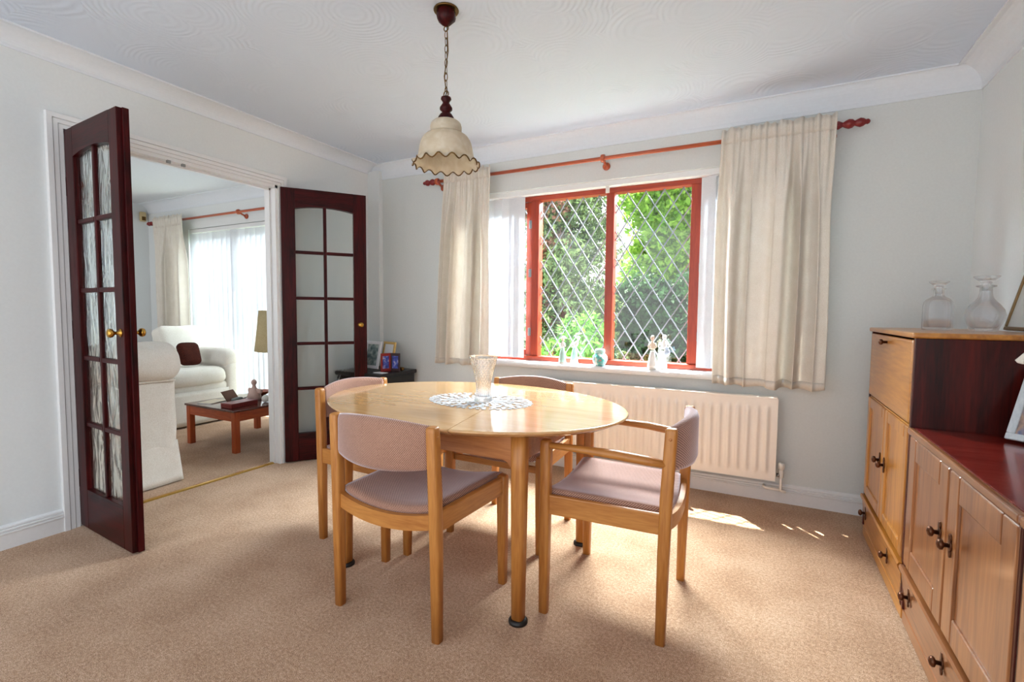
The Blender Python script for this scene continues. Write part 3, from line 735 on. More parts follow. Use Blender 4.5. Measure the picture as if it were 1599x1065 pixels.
def vase_prof():
    out = [(.044, 0), (.046, .004), (.044, .012), (.039, .03), (.038, .06), (.041, .09), (.048, .12), (.057, .15), (.066, .178), (.072, .194), (.073, .2)]
    inn = [(.069, .199), (.062, .178), (.053, .15), (.044, .12), (.036, .09), (.033, .06), (.033, .03), (.03, .02)]
    return out, inn
out, inn = vase_prof()
fine = []
for (r0, z0), (r1, z1) in zip(out, out[1:]):
    k = max(1, int((z1-z0)/.004))
    for i in range(k): fine.append((r0+(r1-r0)*i/k, z0+(z1-z0)*i/k))
fine.append(out[-1])
def cut(t, z, r):
    if .085 < z < .185:
        a = sin(t*10+(z-.085)*150); b = sin(t*10-(z-.085)*150); return .0+1-.16*(max(0, .5-abs(a))+max(0, .5-abs(b)))
    if .01 < z <= .085: return 1-.1*(1-abs(sin(t*8)))**2
    if z > .19: return 1+.012*sin(t*20)
    return 1
vz = MB().lathe(fine+inn, 120, rmod=lambda t, z, r: cut(t, z, r) if r > .0 else 1)
vz.v = [(x*.88, y*.88, z) for x, y, z in vz.v]
vo = vz.obj('crystal_vase', M_crystal); vo.location = (-1.1, 1.85, .7127)
tag(vo, 'cut crystal vase with diamond pattern standing on the lace doily', 'vase')

# ------------------------------------------------------------------ dining chairs
def chair(name, label, arms):
    t = thing(name, label, 'chair', (0, 0, 0), 0, 'dining chairs around the oval table')
    oz, ox, oy = M_oak['Z'], M_oak['X'], M_oak['Y']
    for s_ in (-1, 1):
        MB().tube([(s_*.224, -.205, 0), (s_*.223, -.208, .3), (s_*.221, -.212, .5), (s_*.219, -.222, .715), (s_*.219, -.2225, .729), (s_*.219, -.2226, .734)], [.0165, .0195, .0205, .0195, .0185, .014], 16, sq=4).obj('leg', oz, t)
        hz = .648 if arms else .452
        MB().tube([(s_*.247, .212, 0), (s_*.246, .211, .25), (s_*.245, .21, hz-.02), (s_*.245, .21, hz-.005), (s_*.245, .21, hz)], [.0165, .0195, .0205, .019, .014], 16, sq=4).obj('leg', oz, t)
        MB().bar((s_*.224, -.21, .411), (s_*.246, .21, .411), .02, .072).obj('side_rail', oy, t, .004)
        if arms:
            MB().tube([(s_*.247, .225, .628), (s_*.25, .1, .63), (s_*.246, -.05, .628), (s_*.236, -.15, .62), (s_*.224, -.21, .612)], [.0135, .016, .02, .02, .015], 14, flat=.8).obj('armrest', oy, t)
        for zz in (.615, .7):
            k = MB().lathe([(.006, 0), (.006, .0015), (.001, .002)], 10); k.v = [(s_*(.2185+.0185+c), -.222+a, zz+b_) for a, b_, c in k.v]; k.obj('dowel_plug', M_topedge, t)
    def rear(u, v):
        x = (u*2-1)*.214; q = 1-(x/.214)**2; y = -.208-.016*q; zc = .412-.026*q
        a = [(-.01, .026), (-.01, -.026), (.01, -.026), (.01, .026)][int(round(v*4)) % 4]
        return (x, y+a[0], zc+a[1])
    MB().grid(rear, 25, 4, cv=True, smooth=False).obj('rear_rail', ox, t)
    MB().bar((-.225, .2, .385), (.225, .2, .385), .018, .03).obj('front_rail', ox, t, .003)
    prof = [(-.5, -.3), (-.5, .3), (-.46, .48), (-.38, .5), (.38, .5), (.46, .48), (.5, .3), (.5, -.3), (.46, -.48), (.38, -.5), (-.38, -.5), (-.46, -.48)]
    def seat(u, v):
        k = int(round(v*len(prof))) % len(prof); a, b = prof[k]
        x = u*2-1; y = -.195+.425*(a+.5)
        hw = (.207+.024*(a+.5)); dish = .03*(1-x*x)
        bow = -.022*(1-x*x)*max(0, .5-a-.4)*1.2
        e = 1-.35*max(0, abs(x)-.9)/.1
        return (x*hw, y+bow, .447-dish+b*.036*e)
    us = MB(); nU = 25
    us.grid(seat, nU, len(prof), cv=True)
    o0 = 0; L_ = len(prof); us.f += [list(range(L_)), [(nU-1)*L_+i for i in range(L_)][::-1]]; us.sm += [True, True]
    us.obj('seat_pad', M_twill, t)
    bp = [(-.5, -.5+.1), (-.5, .4), (-.35, .49), (0, .53), (.35, .49), (.5, .4), (.5, -.4), (.35, -.49), (0, -.5), (-.35, -.49)]
    def back(u, v):
        k = int(round(v*len(bp))) % len(bp); a, b = bp[k]
        x = u*2-1; q = 1-x*x
        H_ = .142+.034*q; zc = .659+.002*q; y = -.216-.044*q
        return (x*.203, y+a*(.026+.012*q), zc+b*H_)
    bk = MB().grid(back, 29, len(bp), cv=True); L_ = len(bp); bk.f += [list(range(L_)), [28*L_+i for i in range(L_)][::-1]]; bk.sm += [True, True]
    bk.obj('backrest', M_twill, t)
    return t
c1 = chair('dining_chair', 'armless twill dining chair in front of the table, its back to the camera', False)
c1.location = (-1.163, 1.49, 0)
c2 = copy_tree(c1); c2.location = (-1.668, 1.857, 0); c2.rotation_euler = (0, 0, -PI/2)
c2['label'] = 'armless twill dining chair at the table end nearest the double doors'
c3 = copy_tree(c1); c3.location = (-1.125, 2.2, 0); c3.rotation_euler = (0, 0, PI)
c3['label'] = 'armless twill dining chair on the radiator side of the table'
c4 = chair('dining_armchair', 'dining chair with wooden armrests at the table end nearest the cabinets', True)
c4.location = (-.478, 1.853, 0); c4.rotation_euler = (0, 0, PI/2)

# ------------------------------------------------------------------ pendant lamp
LPX, LPY = -1.205, 1.71
lp = thing('pendant_lamp', 'pendant lamp with scalloped cream glass shade on a brass chain above the table', 'lamp', (LPX, LPY, ZC))
MB().lathe([(.05, 0), (.052, -.004), (.05, -.008)], 24).obj('ceiling_plate', M_abrass, lp)
MB().lathe([(.038, -.006), (.04, -.03), (.037, -.042), (.018, -.06), (.008, -.066), (.001, -.067)], 8).obj('ceiling_rose', M_mahog['Z'], lp, .002)
z = -.066
def ring(r, th, cz, ax=0, el=1.0):
    pts = [(r*cos(2*PI*i/16), 0, cz+el*r*sin(2*PI*i/16)) if ax == 0 else (0, r*cos(2*PI*i/16), cz+el*r*sin(2*PI*i/16)) for i in range(16)]
    m = MB(); vs = []
    for i in range(16):
        p = Vector(pts[i]); c = Vector((0, 0, cz)); d = (Vector(pts[(i+1) % 16])-Vector(pts[i-1])).normalized(); a = Vector((0, 1, 0)) if ax == 0 else Vector((1, 0, 0)); b = d.cross(a)
        for j in range(6): t = 2*PI*j/6; vs.append(p+a*th*cos(t)+b*th*sin(t))
    fs = [(i*6+j, ((i+1) % 16)*6+j, ((i+1) % 16)*6+(j+1) % 6, i*6+(j+1) % 6) for i in range(16) for j in range(6)]
    return m.add(vs, fs, True)
ring(.011, .0022, z-.009).obj('chain_ring', M_abrass, lp)
cz = z-.02
LK = []
nl = 9; step = (2.018-.012-(ZC+cz))/nl*-1
for i in range(nl):
    ring(.0065, .0015, cz-step*(i+.5), i % 2, 2.6).obj('chain_link', M_abrass, lp)
zb = 2.006-ZC
ring(.012, .0022, zb+.002).obj('chain_ring', M_abrass, lp)
MB().tube([(.004, 0, z), (.007, .004, z-.1), (-.007, -.003, z-.2), (.003, 0, zb)], .0022, 6).obj('flex', M_abrass, lp)
zt = 1.998-ZC
MB().lathe([(.006, 0), (.02, -.004), (.022, -.012), (.016, -.02), (.013, -.026), (.018, -.034), (.026, -.046), (.026, -.054), (.018, -.062), (.016, -.066), (.024, -.072), (.032, -.084), (.035, -.098), (.033, -.104)], 24, (0, 0, zt)).obj('turned_stem', M_mahog['Z'], lp)
zs = zt-.1                                    # top of glass gallery
def scal(t, z, r):
    return 1
prof = [(.04, 0), (.06, -.003), (.074, -.012), (.079, -.026), (.077, -.042), (.07, -.052), (.088, -.056), (.11, -.066), (.126, -.084), (.134, -.105), (.139, -.13), (.144, -.152), (.151, -.163), (.162, -.171), (.173, -.177)]
NS = 120
def shade(u, v):
    k = v*(len(prof)-1); i = min(int(k), len(prof)-2); f = k-i
    r = prof[i][0]*(1-f)+prof[i+1][0]*f; z_ = prof[i][1]*(1-f)+prof[i+1][1]*f
    t = 2*PI*u; w_ = max(0, (v-.74)/.26)
    r *= 1+.03*w_*sin(16*t); z_ += .009*w_**2*cos(16*t)
    r *= .79
    return (r*cos(t), r*sin(t), zs+z_)
sh = MB().grid(shade, NS, 40, cu=True).obj('glass_shade', M_shade, lp, recalc=False)
sd = sh.modifiers.new('thickness', 'SOLIDIFY'); sd.thickness = .003
rim = MB(); vs = []
for i in range(NS):
    p = Vector(shade(i/NS, 1)); d = (Vector(shade((i+1)/NS, 1))-Vector(shade((i-1)/NS, 1))).normalized(); a = Vector((0, 0, 1)); b = d.cross(a).normalized(); a = b.cross(d)
    for j in range(6): vs.append(p+a*.003*cos(j*PI/3)+b*.003*sin(j*PI/3))
rim.add(vs, [(i*6+j, ((i+1) % NS)*6+j, ((i+1) % NS)*6+(j+1) % 6, i*6+(j+1) % 6) for i in range(NS) for j in range(6)], True)
rim.obj('shade_rim', M_abrass, lp)
MB().lathe([(.014, -.02), (.014, -.05), (.02, -.06), (.028, -.08), (.03, -.096), (.024, -.112), (.01, -.122), (.001, -.124)], 18, (0, 0, zs)).obj('bulb', plain('frosted_bulb', srgb(240, 236, 226), .4), lp)

# ------------------------------------------------------------------ cabinets on the right wall
CX = .47; CB = XR-.02
def knob(px, py, pz, parent, o, r=.014, plate=True, name='knob'):
    m = MB()
    if plate:
        for dz, rr in ((.022, .011), (0, .016), (-.022, .011)):
            k = MB().lathe([(rr, 0), (rr, .003), (rr*.8, .004)], 14); k.v = [(px-c, py+a*.8, pz+b+dz) for a, b, c in k.v]; m.add(k.v, k.f, True)
    k = MB().lathe([(.006, 0), (.006, .014), (r, .018), (r*1.05, .024), (r*.7, .029), (.001, .031)], 16)
    k.v = [(px-c, py+a, pz+b) for a, b, c in k.v]; m.add(k.v, k.f, True)
    m.v = [(x-o[0], y-o[1], z-o[2]) for x, y, z in m.v]
    return m.obj(name, M_bronze, parent)
def panel_door(t, o, y0, y1, z0, z1, ky, kz, wd, inset=.07):
    """frame-and-panel door facing -X, standing 18 mm proud of the carcass"""
    f = MB(); x0, x1 = CX, CX+.02; i = inset
    f.box(x0, x1, y0, y0+i, z0, z1).box(x0, x1, y1-i, y1, z0, z1).box(x0, x1, y0+i, y1-i, z0, z0+i).box(x0, x1, y0+i, y1-i, z1-i, z1)
    f.v = [(x-o[0], y-o[1], z-o[2]) for x, y, z in f.v]
    d = f.obj('door', wd['Z'], t, .006, 3)
    p = MB().box(x0+.007, x1-.002, y0+i-.002, y1-i+.002, z0+i-.002, z1-i+.002)
    p.v = [(x-o[0], y-o[1], z-o[2]) for x, y, z in p.v]; p.obj('door_panel', wd['Z'], d)
    knob(CX, ky, kz, d, o); return d
def cab_box(t, o, name, mat, *bx, bev=.002):
    m = MB()
    for b in bx: m.box(*b)
    m.v = [(x-o[0], y-o[1], z-o[2]) for x, y, z in m.v]; return m.obj(name, mat, t, bev)
def slope_drawer(t, o, y0, y1, z0, z1, knobs, wd):
    m = MB().prism([(CX-.006, z1), (CX+.02, z1), (CX+.02, z0), (CX+.012, z0), (CX, z1-.035), (CX-.008, z1-.02), (CX-.01, z1-.008)], 'Y', y0, y1)
    m.v = [(x, y, z) for x, y, z in m.v]
    mm = MB(); mm.v = [(b_-o[0], a-o[1], c-o[2]) for b_, a, c in [(x, y, z) for x, y, z in m.v]]; mm.f = m.f; mm.sm = m.sm
    d = mm.obj('drawer', wd['Y'], t)
    for ky in knobs: knob(CX+.003, ky, (z0+z1)/2+.01, d, o)
    return d
# tall cabinet
y0, y1, o = 2.165, 2.95, (.69, 2.557, 0)
tc_ = thing('tall_cabinet', 'tall golden wood cabinet with drop flap, two doors and drawer beside the window wall', 'cabinet', o)
E_, K_ = M_elm, M_elmdark
cab_box(tc_, o, 'side_panel', K_['Z'], (CX+.004, CB, y0, y0+.02, .06, 1.03)); cab_box(tc_, o, 'side_panel', K_['Z'], (CX+.004, CB, y1-.02, y1, .06, 1.03))
cab_box(tc_, o, 'top_panel', E_['Y'], (CX-.006, CB, y0-.006, y1+.006, 1.03, 1.05), bev=.006)
cab_box(tc_, o, 'back_panel', K_['Z'], (CB-.01, CB, y0+.02, y1-.02, .06, 1.03))
cab_box(tc_, o, 'shelf', E_['Y'], (CX+.008, CB-.01, y0+.02, y1-.02, .695, .715))
for za, zb in ((.205, .222), (.06, .075)): cab_box(tc_, o, 'shelf', E_['Y'], (CX+.022, CB-.01, y0+.02, y1-.02, za, zb))
fl_ = cab_box(tc_, o, 'flap', E_['Y'], (CX, CX+.02, y0+.022, y1-.022, .722, 1.022), bev=.008); knob(CX, 2.585, .995, fl_, o, .012, False)
panel_door(tc_, o, y0+.022, 2.556, .226, .71, 2.556-.04, .478, E_, .05); panel_door(tc_, o, 2.56, y1-.022, .226, .71, 2.56+.04, .478, E_, .05)
slope_drawer(tc_, o, y0+.006, y1-.006, .05, .215, (2.39, 2.86), E_)
cab_box(tc_, o, 'plinth', E_['Y'], (CX+.008, CX+.03, y0+.004, y1-.004, .008, .055), bev=.004)
for yy in (y0+.05, y1-.05):
    for xx in (CX+.05, CB-.05):
        m = MB().lathe([(.014, 0), (.016, .02), (.02, .06)], 12, (xx-o[0], yy-o[1], 0)); m.obj('foot', K_['Z'], tc_)
# low cabinets
def low_cab(name, label, y0, y1):
    o = (.69, (y0+y1)/2, 0); t = thing(name, label, 'cabinet', o); ym = (y0+y1)/2
    cab_box(t, o, 'side_panel', K_['Z'], (CX+.004, CB, y0, y0+.02, .06, .693)); cab_box(t, o, 'side_panel', K_['Z'], (CX+.004, CB, y1-.02, y1, .06, .693))
    cab_box(t, o, 'top_panel', M_redtop, (CX+.012, CB, y0, y1, .693, .715), bev=.003)
    cab_box(t, o, 'top_lipping', M_elmlow['Y'], (CX-.006, CX+.0118, y0, y1, .693, .715), bev=.005)
    cab_box(t, o, 'back_panel', K_['Z'], (CB-.01, CB, y0+.02, y1-.02, .06, .69))
    for za, zb in ((.205, .222), (.06, .075)): cab_box(t, o, 'shelf', M_elmlow['Y'], (CX+.022, CB-.01, y0+.02, y1-.02, za, zb))
    panel_door(t, o, y0+.012, ym-.005, .228, .688, ym-.045, .487, M_elmlow, .075); panel_door(t, o, ym+.005, y1-.012, .228, .688, ym+.045, .487, M_elmlow, .075)
    slope_drawer(t, o, y0+.006, y1-.006, .05, .218, (y1-.1, ym-.03, y0+.1), M_elmlow)
    cab_box(t, o, 'plinth', M_elmlow['Y'], (CX+.008, CX+.03, y0+.004, y1-.004, .008, .055), bev=.004)
    for yy in (y0+.05, y1-.05):
        for xx in (CX+.05, CB-.05): MB().lathe([(.014, 0), (.016, .02), (.02, .06)], 12, (xx-o[0], yy-o[1], 0)).obj('foot', K_['Z'], t)
    return t
low_cab('low_cabinet', 'low two-door cabinet with red-brown top standing against the tall cabinet', 1.31, 2.158)
low_cab('low_cabinet', 'low cabinet cut off by the picture edge, only a door sliver and handle showing', .46, 1.304)

# things on the cabinets
def decanter(name, label, x, y, sq, prof, stop, n=48, rm=None):
    t = thing(name, label, 'decanter', (x, y, 1.0505))
    inner = [(max(.004, r-.006), max(.012, z)) for r, z in prof[::-1]]
    MB().lathe(prof+inner, n, sq=sq, rmod=rm, cap=True).obj('bottle', M_decanter, t)
    MB().lathe(stop, n).obj('stopper', M_crystal, t); return t
decanter('square_decanter', 'squat square-bodied crystal decanter with flat stopper', .635, 2.6, 5,
         [(.044, 0), (.046, .006), (.046, .06), (.046, .1), (.043, .116), (.034, .128), (.02, .138), (.016, .144), (.016, .165), (.022, .168), (.022, .172)],
         [(.012, .15), (.013, .176), (.016, .182), (.033, .196), (.034, .2), (.03, .202), (.001, .202)])
decanter('round_decanter', 'round-bellied crystal decanter with cut bands and a mushroom stopper', .775, 2.58, 2,
         [(.04, 0), (.043, .004), (.05, .02), (.061, .05), (.063, .065), (.058, .085), (.044, .106), (.03, .122), (.023, .135), (.02, .15), (.019, .172), (.031, .176), (.031, .18), (.02, .183)],
         [(.013, .16), (.014, .186), (.018, .194), (.034, .208), (.04, .213), (.04, .218), (.001, .219)], 60,
         lambda t, z, r: 1-.05*max(0, .4-abs(sin(t*7+z*110)))-.05*max(0, .4-abs(sin(t*7-z*110))) if .045 < z < .085 else (1-.03*(1 if int(z*250) % 2 else 0) if .012 < z <= .045 else 1))
def tilt_frame(name, label, base, w_, h_, wid, dep, fmat, pmat, axis, tilt, cat='picture frame', group=None, mount=None):
    """frame standing on base, plane spanned by `axis` (unit xy) and a leaned-back up vector"""
    t = thing(name, label, cat, base, group=group)
    ax = Vector((axis[0], axis[1], 0)).normalized(); nb = Vector((-ax.y, ax.x, 0))      # nb: direction the frame leans back to
    up = (Vector((0, 0, 1))*cos(tilt)+nb*sin(tilt)); nrm = ax.cross(up)
    def pt(a, b, c): return ax*a+up*b+nrm*c
    def fb(a0, a1, b0, b1, c0, c1):
        vs = [pt(a, b, c) for c in (c0, c1) for a, b in ((a0, b0), (a1, b0), (a1, b1), (a0, b1))]
        return MB().add(vs, [(0, 3, 2, 1), (4, 5, 6, 7), (0, 1, 5, 4), (1, 2, 6, 5), (2, 3, 7, 6), (3, 0, 4, 7)])
    lo = dep*abs(sin(tilt))+.0008
    for nm, b in (('frame_rail', (0, w_, lo, lo+wid, 0, dep)), ('frame_rail', (0, w_, lo+h_-wid, lo+h_, 0, dep)), ('frame_stile', (0, wid, lo+wid, lo+h_-wid, 0, dep)), ('frame_stile', (w_-wid, w_, lo+wid, lo+h_-wid, 0, dep))):
        fb(*b).obj(nm, fmat, t, min(.003, wid*.25))
    if mount:
        fb(wid, w_-wid, lo+wid, lo+h_-wid, dep*.35, dep*.5).obj('mount', mount, t)
        k = wid+.18*(w_-2*wid); fb(k, w_-k, lo+k, lo+h_-k, dep*.5, dep*.56).obj('picture', pmat, t)
    else: fb(wid, w_-wid, lo+wid, lo+h_-wid, dep*.35, dep*.55).obj('picture', pmat, t)
    return t
M_photo1 = picture('family_photo_print', [(.3, srgb(40, 60, 100)), (.5, srgb(180, 150, 130)), (.7, srgb(70, 110, 160))], 30, 1)
M_photo2 = picture('grey_blue_photo_print', [(.3, srgb(60, 90, 96)), (.5, srgb(130, 150, 150)), (.7, srgb(200, 210, 206))], 26, 2)
M_photo3 = picture('blue_photo_print', [(.3, srgb(24, 30, 90)), (.55, srgb(60, 80, 170)), (.72, srgb(210, 200, 200))], 34, 4)
M_photo4 = picture('portrait_photo_print', [(.35, srgb(30, 26, 60)), (.5, srgb(90, 60, 100)), (.62, srgb(226, 190, 180))], 22, 6)
M_water = picture('watercolour_print', [(.3, srgb(190, 196, 196)), (.6, srgb(214, 216, 214)), (.75, srgb(170, 180, 176))], 5, 3)
M_gilt = plain('dull_gilt_wood', srgb(120, 92, 52), .4, .4)
M_whitewood = wood('whitewashed_wood', srgb(226, 232, 236), srgb(196, 206, 212), 'Z', .5)
# leaning picture: runs along the right wall towards the camera, top against the wall
tilt_frame('leaning_picture', 'dark gilt-framed picture leaning on the wall beside the round decanter', (.85, 2.6, 1.0508), .4, .3, .014, .014, M_gilt, M_water, (0, -1), math.radians(13))
tilt_frame('white_photo_frame', 'whitewashed photo frame with a family photo on the low cabinet', (.69, 2.07, .716), .2, .235, .021, .012, M_whitewood, M_photo1, (.75, -.66), math.radians(26))
lt = thing('small_lamp', 'small table lamp with white shade on the low cabinet, only its rim in the photo', 'lamp', (.742, 1.72, .7155))
MB().lathe([(.05, 0), (.052, .008), (.03, .016), (.014, .03), (.012, .08), (.022, .12), (.03, .16), (.02, .2), (.01, .22), (.01, .25)], 24).obj('base', M_sock, lt)
s2 = MB().lathe([(.148, .272), (.152, .278), (.12, .32), (.086, .37), (.06, .41), (.057, .41), (.083, .37), (.117, .32), (.147, .279)], 40, cap=False).obj('lamp_shade', fabric('white_shade_cloth', srgb(244, 240, 232), srgb(236, 230, 222), 200, trans=.3), lt)
MB().tube([(0, 0, .25), (0, 0, .36)], .006, 8).obj('lamp_holder', M_brass, lt)

# ------------------------------------------------------------------ corner cabinet with photographs
cc = thing('corner_cabinet', 'small black cabinet in the room corner behind the open glazed door', 'cabinet', (-2.77, 2.98, 0))
MB().box(-.225, .215, -.2, .2, .04, .6).obj('body', M_ebony, cc, .003)
MB().box(-.245, .235, -.222, .208, .6, .63).obj('top_panel', M_ebony, cc, .006)
MB().box(-.215, .205, -.19, .19, 0, .04).obj('plinth', M_ebony, cc)
dr = MB().box(-.215, -.003, -.214, -.201, .06, .59).obj('door', M_ebony, cc, .004); k = MB().lathe([(.005, 0), (.005, .01), (.011, .014), (.008, .022), (.001, .023)], 12); k.v = [(a-.03, -.214-c, .36+b) for a, b, c in k.v]; k.obj('knob', M_brass, dr)
dr = MB().box(.003, .205, -.214, -.201, .06, .59).obj('door', M_ebony, cc, .004); k = MB().lathe([(.005, 0), (.005, .01), (.011, .014), (.008, .022), (.001, .023)], 12); k.v = [(a+.03, -.214-c, .36+b) for a, b, c in k.v]; k.obj('knob', M_brass, dr)
CZ = .631
GP = 'photographs on the black corner cabinet'
tilt_frame('ornate_frame', 'ornate white photo frame with a grey-blue photo behind the door edge', (-2.945, 3.0, CZ), .185, .225, .026, .014, M_paper, M_photo2, (.97, -.1), math.radians(12), group=GP)
tilt_frame('gilt_frame', 'light gold wooden frame holding a pale certificate', (-2.825, 3.085, CZ), .165, .22, .02, .014, plain('pale_gold', srgb(206, 168, 96), .4), M_paper, (.97, -.25), math.radians(10), group=GP)
tilt_frame('portrait_frame', 'small thin silver frame with a portrait in front of the ornate white one', (-2.935, 2.9, CZ), .12, .135, .009, .01, M_steel, M_photo4, (.97, -.2), math.radians(16), group=GP)
ff = thing('folding_frame', 'red leather folding photo frame opened like a book', 'picture frame', (-2.61, 2.955, CZ), group=GP)
M_redl = plain('red_leather', srgb(140, 28, 26), .4, nz=.1); M_dkl = plain('dark_leather', srgb(44, 14, 14), .4)
def leaf(ang, mat, pm, w_=.085, h_=.145):
    a = Vector((cos(ang), sin(ang), 0)); n = Vector((sin(ang), -cos(ang), 0))
    def slab(a0, a1, z0, z1, c0, c1): return MB().add([a*p+n*c+Vector((0, 0, z_)) for c in (c0, c1) for p, z_ in ((a0, z0), (a1, z0), (a1, z1), (a0, z1))], [(0, 3, 2, 1), (4, 5, 6, 7), (0, 1, 5, 4), (1, 2, 6, 5), (2, 3, 7, 6), (3, 0, 4, 7)])
    lf = slab(.001, w_, 0, h_, -.004, .004).obj('frame_leaf', mat, ff, .002)
    return slab(.018, w_-.014, .025, h_-.022, -.0055, .0055).obj('photo', pm, lf)
leaf(math.radians(250), M_redl, M_photo3); leaf(math.radians(8), M_dkl, M_photo3)
e = MB().box(-.05, .05, -.03, .03, 0, .003).obj('envelope', M_paper); e.location = (-2.6, 2.83, CZ); e.rotation_euler = (0, 0, -.15)
tag(e, 'white envelope lying in front of the red folding photo frame', 'envelope')
e = MB().soft((0, 0, .016), (.05, .03, .03), .012, 6).obj('trinket', M_abrass); e.location = (-2.56, 3.02, CZ)
tag(e, 'tiny dark trinket at the end of the black corner cabinet', 'trinket')

# ------------------------------------------------------------------ ornaments on the sill
SZ = .7455
def figurine(name, label, x, y, h, dress, bod, skin, hair, lean=0, hat=False, arm=True):
    t = thing(name, label, 'figurine', (x, y, SZ))
    k = h/.2
    MB().lathe([(.03, 0), (.031, .006), (.026, .012)], 20).obj('base', M_sock, t)
    def rm(a, z_, r): return 1+.07*sin(a*9+z_*30)*max(0, 1-z_/.11)
    MB().lathe([(.027*k, .011), (.026*k, .03), (.022*k, .06), (.017*k, .09), (.012*k, .112), (.011*k, .118)], 36, rmod=rm).obj('skirt', dress, t)
    b = MB().tube([(0, 0, .112*k), (.001, 0, .125*k), (.002+lean*.01, 0, .145*k), (.002+lean*.014, 0, .156*k), (.002+lean*.016, 0, .166*k)], [.011*k, .013*k, .015*k, .009*k, .005*k], 12)
    for s_ in ((-1, 1) if arm else ()):
        b.tube([(s_*.014*k, 0, .15*k), (s_*.022*k, -.006, .13*k), (s_*.012*k, -.018*k, .118*k)], [.0055*k, .005*k, .0038*k], 8)
    b.obj('torso', bod, t)
    MB().lathe([(.001, -.014*k), (.008*k, -.011*k), (.0115*k, -.003*k), (.0115*k, .005*k), (.007*k, .012*k), (.001, .014*k)], 14, (.003+lean*.018, 0, .18*k)).obj('head', skin, t)
    MB().lathe([(.012*k, .0), (.0125*k, .006*k), (.008*k, .0135*k), (.001, .0155*k)], 14, (.004+lean*.018, .003*k, .18*k)).obj('hair', hair, t)
    if hat: MB().lathe([(.026*k, 0), (.027*k, .003*k), (.014*k, .006*k), (.012*k, .016*k), (.001, .019*k)], 18, (.004+lean*.018, .004*k, .186*k)).obj('hat', bod, t)
    return t
P_white = plain('white_porcelain', srgb(240, 240, 238), .15); P_mint = plain('mint_glaze', srgb(176, 214, 204), .15, vary=.15, nscale=20)
P_skin = plain('flesh_glaze', srgb(226, 200, 184), .2); P_hair = plain('brown_glaze', srgb(120, 90, 72), .25); P_blue = plain('pale_blue_glaze', srgb(190, 208, 230), .15)
figurine('lady_figurine', 'white porcelain lady with wide bonnet, nearest the doors on the sill', -1.27, 3.235, .192, P_mint, P_white, P_skin, P_hair, 0, True)
figurine('dancer_figurine', 'pale green leaning figurine just behind the bonneted lady', -1.195, 3.275, .2, P_mint, P_white, P_white, P_white, 1.4)
figurine('girl_figurine', 'cream figurine with brown hair at the cabinet end of the sill', -.64, 3.225, .225, P_white, plain('cream_glaze', srgb(226, 210, 190), .2), P_skin, P_hair, -.3)
f4 = figurine('water_carrier', 'white figurine holding a pale blue jug, behind the brown-haired girl', -.585, 3.27, .228, P_white, P_white, P_white, plain('grey_glaze', srgb(186, 186, 176), .2), .4)
MB().lathe([(.008, 0), (.018, .012), (.021, .028), (.016, .042), (.009, .05), (.012, .056)], 18, (.032, -.02, .085)).obj('jug', P_blue, f4)
gj = thing('ginger_jar', 'round turquoise and white ginger jar with lid in the middle of the sill', 'jar', (-.995, 3.235, SZ))
def jm():
    m, t, b = newmat('turquoise_floral_glaze'); n = N(t, 'ShaderNodeTexNoise', Scale=24, Detail=2); t.links.new(coords(t), n.inputs['Vector'])
    t.links.new(ramp(t, n.outputs[0], [(.42, srgb(236, 240, 238)), (.5, srgb(120, 196, 188)), (.62, srgb(70, 160, 156)), (.7, srgb(200, 120, 120))]), b.inputs['Base Color']); b.inputs['Roughness'].default_value = .12; return m
MB().lathe([(.03, 0), (.032, .004), (.045, .02), (.053, .045), (.05, .066), (.036, .082), (.03, .088)], 30).obj('body', jm(), gj)
MB().lathe([(.034, .086), (.035, .09), (.035, .108), (.028, .116), (.001, .118)], 30).obj('lid', P_mint, gj)

# ------------------------------------------------------------------ the lounge
# glazed door behind the blinds
gd = thing('window_2', 'white framed glazed garden door of the lounge behind vertical blinds', 'window', (FX0, YW+.12, 0), kind='structure')
def grel(mb): mb.v = [(x-FX0, y-YW-.12, z) for x, y, z in mb.v]; return mb
for a, b_ in ((FX0, FX0+.07), (FX1-.07, FX1), (-5.08, -4.94)): grel(MB().box(a, b_, YW+.09, YW+.15, 0, FZ1)).obj('frame_stile', M_gloss, gd, .004)
for a, b_ in ((0, .12), (FZ1-.08, FZ1)): grel(MB().box(FX0+.07, FX1-.07, YW+.09, YW+.15, a, b_)).obj('frame_rail', M_gloss, gd, .004)
for a, b_ in ((FX0+.07, -5.08), (-4.94, FX1-.07)): grel(MB().box(a, b_, YW+.118, YW+.124, .12, FZ1-.08)).obj('pane', M_pane, gd)
lb = thing('vertical_blind', 'white vertical blind closed across the lounge garden door', 'blind', (-4.88, YW+.03, 1.98))
def lrel(mb): mb.v = [(x+4.88, y-YW-.03, z-1.98) for x, y, z in mb.v]; return mb
lrel(MB().box(FX0+.01, FX1-.01, YW+.008, YW+.052, 1.955, 1.996)).obj('headrail', M_gloss, lb, .004)
i = 0; x = FX0+.05
while x < FX1-.03:
    lrel(vane(x, YW+.032, math.radians(30+6*sin(i*2.1)), .089, .03, 1.95)).obj('vane', M_blind, lb); x += .081; i += 1
curtain('curtain', 'full-length cream curtain beside the lounge garden door', -6.25, -5.66, .02, 2.14, 2.09, 3.1, 5, 21, .03, .045)
pole('curtain_pole', 'wooden curtain pole over the lounge garden door', -6.45, -3.5, 3.145, 2.092, YW, (-6.1, -4.76, -3.7), (-4.9, 3.145, 2.092))
br = thing('wall_light', 'small brass light fitting high on the lounge end wall', 'wall light', (LX, 2.93, 2.2))
MB().box(0, .015, -.05, .05, -.06, .06).obj('back_plate', M_brass, br, .003); MB().tube([(.015, 0, 0), (.06, 0, 0)], .01, 8).obj('arm', M_brass, br)
